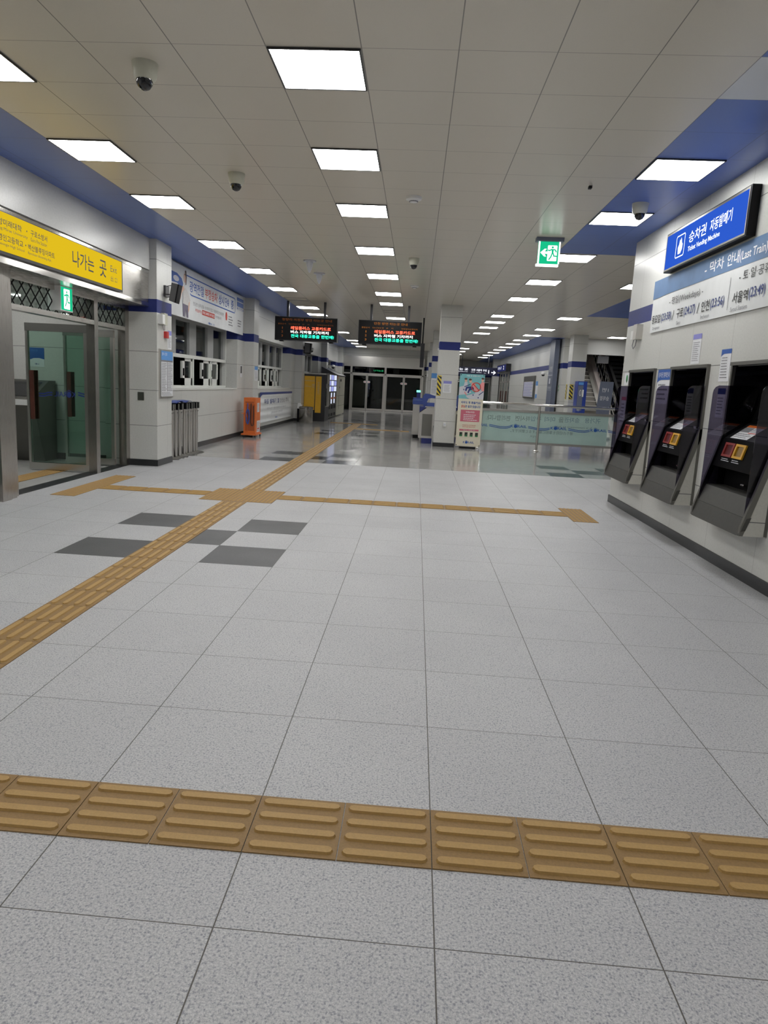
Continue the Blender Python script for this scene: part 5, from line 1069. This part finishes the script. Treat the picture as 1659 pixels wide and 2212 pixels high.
# ================================================================== TICKET MACHINES
def tvm(y0, label):
    y1 = y0 + TW; r = thing('ticket_machine', label, 'ticket machine', (XR, (y0 + y1) / 2, .43), 'ticket machines in the wall')
    def pz(m, pts, a, b, k=0): m.prism([(x, a, z) for x, z in pts], (0, b - a, 0), k)
    m = MB(); m.box(2.655, 2.72, y0, y1, 1.80, 1.83)
    for a, b in ((y0, y0 + .032), (y1 - .032, y1)):
        m.box(2.665, 2.72, a, b, .44, 1.80); pz(m, [(2.665, 1.20), (2.69, 1.20), (2.69, 1.12), (2.505, .435), (2.478, .435), (2.480, .50)], a, b)
    m.build('frame', 'steel_dk', r)
    for a, b in ((y0 + .004, y0 + .028), (y1 - .028, y1 - .004)):
        m = MB(); pz(m, [(2.69, 1.115), (2.69, .435), (2.507, .435)], a, b); m.build('side_cheek', 'clad', r)
    a, b = y0 + .033, y1 - .033
    # niche and console
    m = MB(); m.box(3.04, 3.06, a, b, .44, 1.83); m.box(2.69, 3.06, a, a + .012, .72, 1.80); m.box(2.69, 3.06, b - .012, b, .72, 1.80); m.box(2.69, 3.06, a, b, 1.79, 1.80); m.build('niche', 'black_gloss', r)
    m = MB(); pz(m, [(2.665, 1.15), (2.60, .905), (2.72, .89), (2.72, .72), (3.04, .72), (3.04, 1.78), (2.99, 1.70), (2.885, 1.31), (2.87, 1.30)], a + .013, b - .013); m.build('console', 'console', r)
    # deck details sit on the sloping desk
    dx, dz = .205, .15; L = math.hypot(dx, dz); D = Face((2.665, 0, 1.15), (0, -1, 0), (dx / L, 0, dz / L))
    m = MB(); D.rect(m, -(b - .02), -(a + .02), .01, L - .01, .003); m.build('desk_plate', 'tvmdeck', r)
    yc = b - .25
    m = MB(); D.rect(m, -(yc + .14), -(yc - .17), .02, .215, .006); m.build('guide_sheet', 'paper', r)
    m = MB(); D.rect(m, -(yc + .14), -(yc - .17), .185, .215, .008); m.build('orange_heading', 'orange', r)
    m = MB(); D.rect(m, -(yc + .14), -(yc - .02), .115, .18, .008); m.build('dark_picture', 'ink_grey', r); m = MB(); D.lines(m, -(yc + .12), -(yc - .16), .03, .10, 3, .35, .008, 0, 5); D.lines(m, -(yc - .04), -(yc - .16), .12, .18, 3, .35, .008, 0, 6); m.build('small_print', 'ink_grey', r)
    m = MB(); D.rect(m, -(yc - .03), -(yc - .17), .103, .112, .009); m.build('red_rule', 'ink_red', r)
    m = MB(); D.rect(m, -(a + .18), -(a + .05), .06, .20, .006); m.build('side_sticker', 'palegrey', r)
    # screen
    sx, sz = .105, .39; L2 = math.hypot(sx, sz); S = Face((2.885, 0, 1.31), (0, -1, 0), (sx / L2, 0, sz / L2)); m = MB(); S.rect(m, -(b - .08), -(a + .08), .03, L2 - .03, .004); m.build('screen', 'screen', r)
    m = MB(); m.box(3.015, 3.03, a + .05, b - .05, 1.69, 1.775); m.build('dim_strip', 'tvmstrip', r)  # dim blue strip with dull lettering across the niche top
    m = MB(); f = RIGHT(3.014); f.text(m, '승차권 자동발매기', -(b - .25), -(a + .12), 1.725, 1.76, .001); f.text(m, 'Ticket Vending Machine', -(b - .3), -(a + .2), 1.70, 1.716, .001); m.build('lettering', 'slate', r)
    # front panel with the red and yellow slots
    px, pzv = .065, .245; L3 = math.hypot(px, pzv); Fp = Face((2.60, 0, .905), (0, -1, 0), (px / L3, 0, pzv / L3))
    for c, k in ((b - .215, 'redframe'), (b - .415, 'yelframe')):
        m = MB(); u = -c
        for u0, u1, v0, v1 in ((u - .09, u + .09, .205, .225), (u - .09, u + .09, .098, .118), (u - .09, u - .062, .118, .205), (u + .062, u + .09, .118, .205)): m.prism([Fp.p(u0, v0, 0), Fp.p(u1, v0, 0), Fp.p(u1, v1, 0), Fp.p(u0, v1, 0)], Fp.n * .014)
        ob = m.build('slot_frame', k, r); m = MB(); Fp.rect(m, u - .06, u + .06, .119, .204, .004); m.build('slot', M.setdefault('slot_red', mat('dark_red_slot', (.10, .012, .01), .3)) if k == 'redframe' else M.setdefault('slot_yel', mat('dark_amber_slot', (.22, .12, .01), .3)), ob)
        m = MB(); Fp.lines(m, u - .08, u + .07, .055, .088, 2, .4, .003, 0, 5 if k == 'redframe' else 6); m.build('small_print', 'palegrey', r)
    m = MB(); m.lathe((2.70, a + .13, 1.20), [(.03, 0), (.035, .02), (.02, .03)], 0, 14); m.build('coin_slot', 'chrome', r, True)
    m = MB(); m.cyl((2.70, (a + b) / 2, .78), (2.70, (a + b) / 2 + .06, .78), .012, n=8); m.build('cup_hinge', 'chrome', r)
    # lower tray
    m = MB(); pz(m, [(2.565, .73), (2.74, .735), (2.74, .70), (2.70, .45), (2.515, .575), (2.513, .58)], a, b); m.build('tray', 'tray', r)
    m = MB(); rr_ = .05; c0, c1 = y0 - .002, y1 + .002; LF = Face((2.517, 0, .578), (0, -1, 0), (-.045, 0, -.145)); n_ = []
    for cu, a0 in ((c1 - rr_, 0), (c0 + rr_, 90)):
        for i in range(5): t = math.radians(a0 + 22.5 * i); n_.append((cu + rr_ * math.cos(t), .152 - rr_ + rr_ * math.sin(t)))
    n_ = [(c1, 0.0)] + n_ + [(c0, 0.0)]; m.prism([LF.o + LF.u * v + Vector((0, u, 0)) for u, v in n_], (.035, 0, .008)); m.build('lip', 'tray', r)
    # smoked privacy sheets either side
    for c in (a + .012, b - .018):
        pts = [(2.515, .575), (2.518, 1.55), (2.523, 1.58), (2.538, 1.605), (2.565, 1.62), (2.92, 1.63), (2.92, .735), (2.575, .735)]
        m = MB(); pz(m, pts, c, c + .006); m.build('privacy_sheet', 'g_tint', r)
    return r
tvm(TV[0], 'wall ticket machine with red and yellow slots, the one at the picture edge')
tvm(TV[1], 'wall ticket machine between the other two, with red and yellow slots')
tvm(TV[2], 'wall ticket machine at the corner of the wall, next to the glass barrier')
f = RIGHT(XR)
notice('wall_notice', 'white sheet with a violet heading on the wall over the middle ticket machine', f, -7.41, -7.195, 1.845, 2.145, 'ink_violet', .17, 21, 10)
notice('wall_notice', 'white sheet with a blue curved heading between the two nearer ticket machines', f, -6.69, -6.485, 1.662, 1.956, 'ink_blue', .14, 22, 8, curve=True)
notice('wall_notice', 'grey white sheet low on the wall behind the smoked sheet, nearer gap', f, -6.66, -6.50, 1.33, 1.60, 'ink_navy', .2, 25, 6)
notice('wall_notice', 'white poster with a blue curved heading between the two farther ticket machines', f, -8.33, -7.93, 1.42, 1.81, 'ink_blue', .30, 23, 4, title='승차권 발매안내', curve=True)
notice('wall_notice', 'small grey notice with a red line low beside the corner ticket machine', f, -9.66, -9.45, 1.10, 1.48, 'rose', .12, 26, 6)
r = thing('green_sticker', 'small white sticker with a green leaf mark near the wall corner', 'sticker', f.p(-9.52, 1.64)); m = MB(); f.rect(m, -9.635, -9.415, 1.635, 1.798, .003); m.build('sheet', 'paper', r); m = MB(); f.ell(m, -9.52, 1.725, .035, .05, .005); f.poly(m, [(-9.55, 1.70), (-9.49, 1.70), (-9.52, 1.66)], .005); m.build('green_mark', 'ink_green', r)
r = thing('wall_intercom', 'grey wall box with a hanging cord near the corner of the ticket machine wall', 'intercom', f.p(-9.25, 2.22)); m = MB(); m.box(2.61, 2.69, 9.09, 9.22, 2.21, 2.40); m.build('cabinet', 'steel', r); m = MB(); m.box(2.625, 2.69, 9.24, 9.36, 2.22, 2.33); m.build('handset', 'white', r); m = MB(); m.tube([(2.65, 9.3, 2.22), (2.64, 9.3, 2.14), (2.64, 9.25, 2.10), (2.65, 9.20, 2.14), (2.65, 9.18, 2.21)], .005); m.build('cable', 'ink_grey', r)
# blue light box
r = thing('ticket_sign', 'blue backlit box sign with white lettering and a hand symbol over the ticket machines', 'sign', (2.65, 7.33, 2.9)); m = MB(); m.box(2.61, 2.689, 6.34, 8.33, 2.895, 3.315); m.build('casing', 'black', r); f = RIGHT(2.609)
m = MB(); f.rect(m, -8.31, -6.37, 2.915, 3.295, .002); m.build('sign_face', 'sign_blue', r)
m = MB(); f.stroke(m, [(-8.31, 2.915), (-6.37, 2.915), (-6.37, 3.295), (-8.31, 3.295)], .018, .003, 0, True); m.build('rim', 'steel_dk', r)
m = MB(); f.text(m, '승차권', -7.649, -7.22, 3.088, 3.203, .004, 0, 1); f.text(m, '자동발매기', -7.13, -6.662, 3.088, 3.203, .004, 0, 1); f.text(m, 'Ticket Vending Machine', -7.65, -6.886, 2.99, 3.055, .004, 0, 1)
q = [(-8.0, 3.0), (-7.765, 3.0), (-7.765, 3.222), (-8.0, 3.222)]; f.stroke(m, [(-7.985, 3.0), (-7.78, 3.0), (-7.765, 3.015), (-7.765, 3.207), (-7.78, 3.222), (-7.985, 3.222), (-8.0, 3.207), (-8.0, 3.015)], .012, .004, 0, True)
f.poly(m, [(-7.93, 3.03), (-7.86, 3.03), (-7.82, 3.07), (-7.815, 3.12), (-7.84, 3.14), (-7.85, 3.17), (-7.865, 3.195), (-7.885, 3.165), (-7.90, 3.18), (-7.915, 3.13), (-7.945, 3.10)], .004); m.build('lettering', 'sign_lit', r)
# last-train banner
f = RIGHT(2.674); r = hang('wall_banner', 'white vinyl banner with a steel blue band listing last trains, over the ticket machines', f, -8.77, -4.4, 2.262, 2.868, .002, 5)
m = MB(); f.poly(m, [(-8.77, 2.655), (-8.55, 2.66), (-8.3, 2.668), (-4.4, 2.668), (-4.4, 2.868), (-8.77, 2.868)], .0035); m.build('blue_band', 'ink_steel', r)
m = MB(); f.text(m, '- 막차', -7.29, -6.86, 2.715, 2.825, .005, 0, 1); f.text(m, '안내', -6.79, -6.546, 2.71, 2.825, .005, 0, 1); f.text(m, '(Last Train) -', -6.53, -5.98, 2.70, 2.80, .005, 0, 1); m.build('white_lettering', 'ink_white', r)
m = MB()
for t, u0, u1, v0, v1, b in (('- 평일(Weekdays) -', -8.194, -7.268, 2.515, 2.61, 0), ('- 토·일·공휴일(Weekends) -', -6.497, -5.2, 2.525, 2.625, 0), ('동묘앞', -8.72, -8.43, 2.362, 2.462, 1), ('/', -8.06, -8.01, 2.355, 2.455, 0), ('구로', -7.925, -7.74, 2.355, 2.455, 1), ('/', -7.37, -7.32, 2.355, 2.455, 0), ('인천', -7.266, -7.07, 2.355, 2.46, 1), ('서울역', -6.581, -6.29, 2.353, 2.453, 1), ('/', -5.93, -5.88, 2.353, 2.453, 0)): f.text(m, t, u0, u1, v0, v1, .005, 0, b)
m.build('lettering', 'ink_black', r)
m = MB()
for t, u0, u1 in (('(23:58)', -8.41, -8.09), ('(24:27)', -7.72, -7.42), ('(23:56)', -7.05, -6.75), ('(23:49)', -6.27, -5.99)): f.text(m, t, u0, u1, 2.345, 2.457, .005, 0, 1)
m.build('blue_lettering', 'ink_navy', r)
m = MB()
for t, u0, u1 in (('Dongmyo', -8.671, -8.43), ('Guro', -7.909, -7.782), ('Incheon', -7.256, -7.052), ('Seoul Station', -6.599, -6.279)): f.text(m, t, u0, u1, 2.285, 2.325, .005)
f.stroke(m, [(-6.667, 2.31), (-6.667, 2.60)], .008, .005); m.build('small_lettering', 'ink_grey', r)
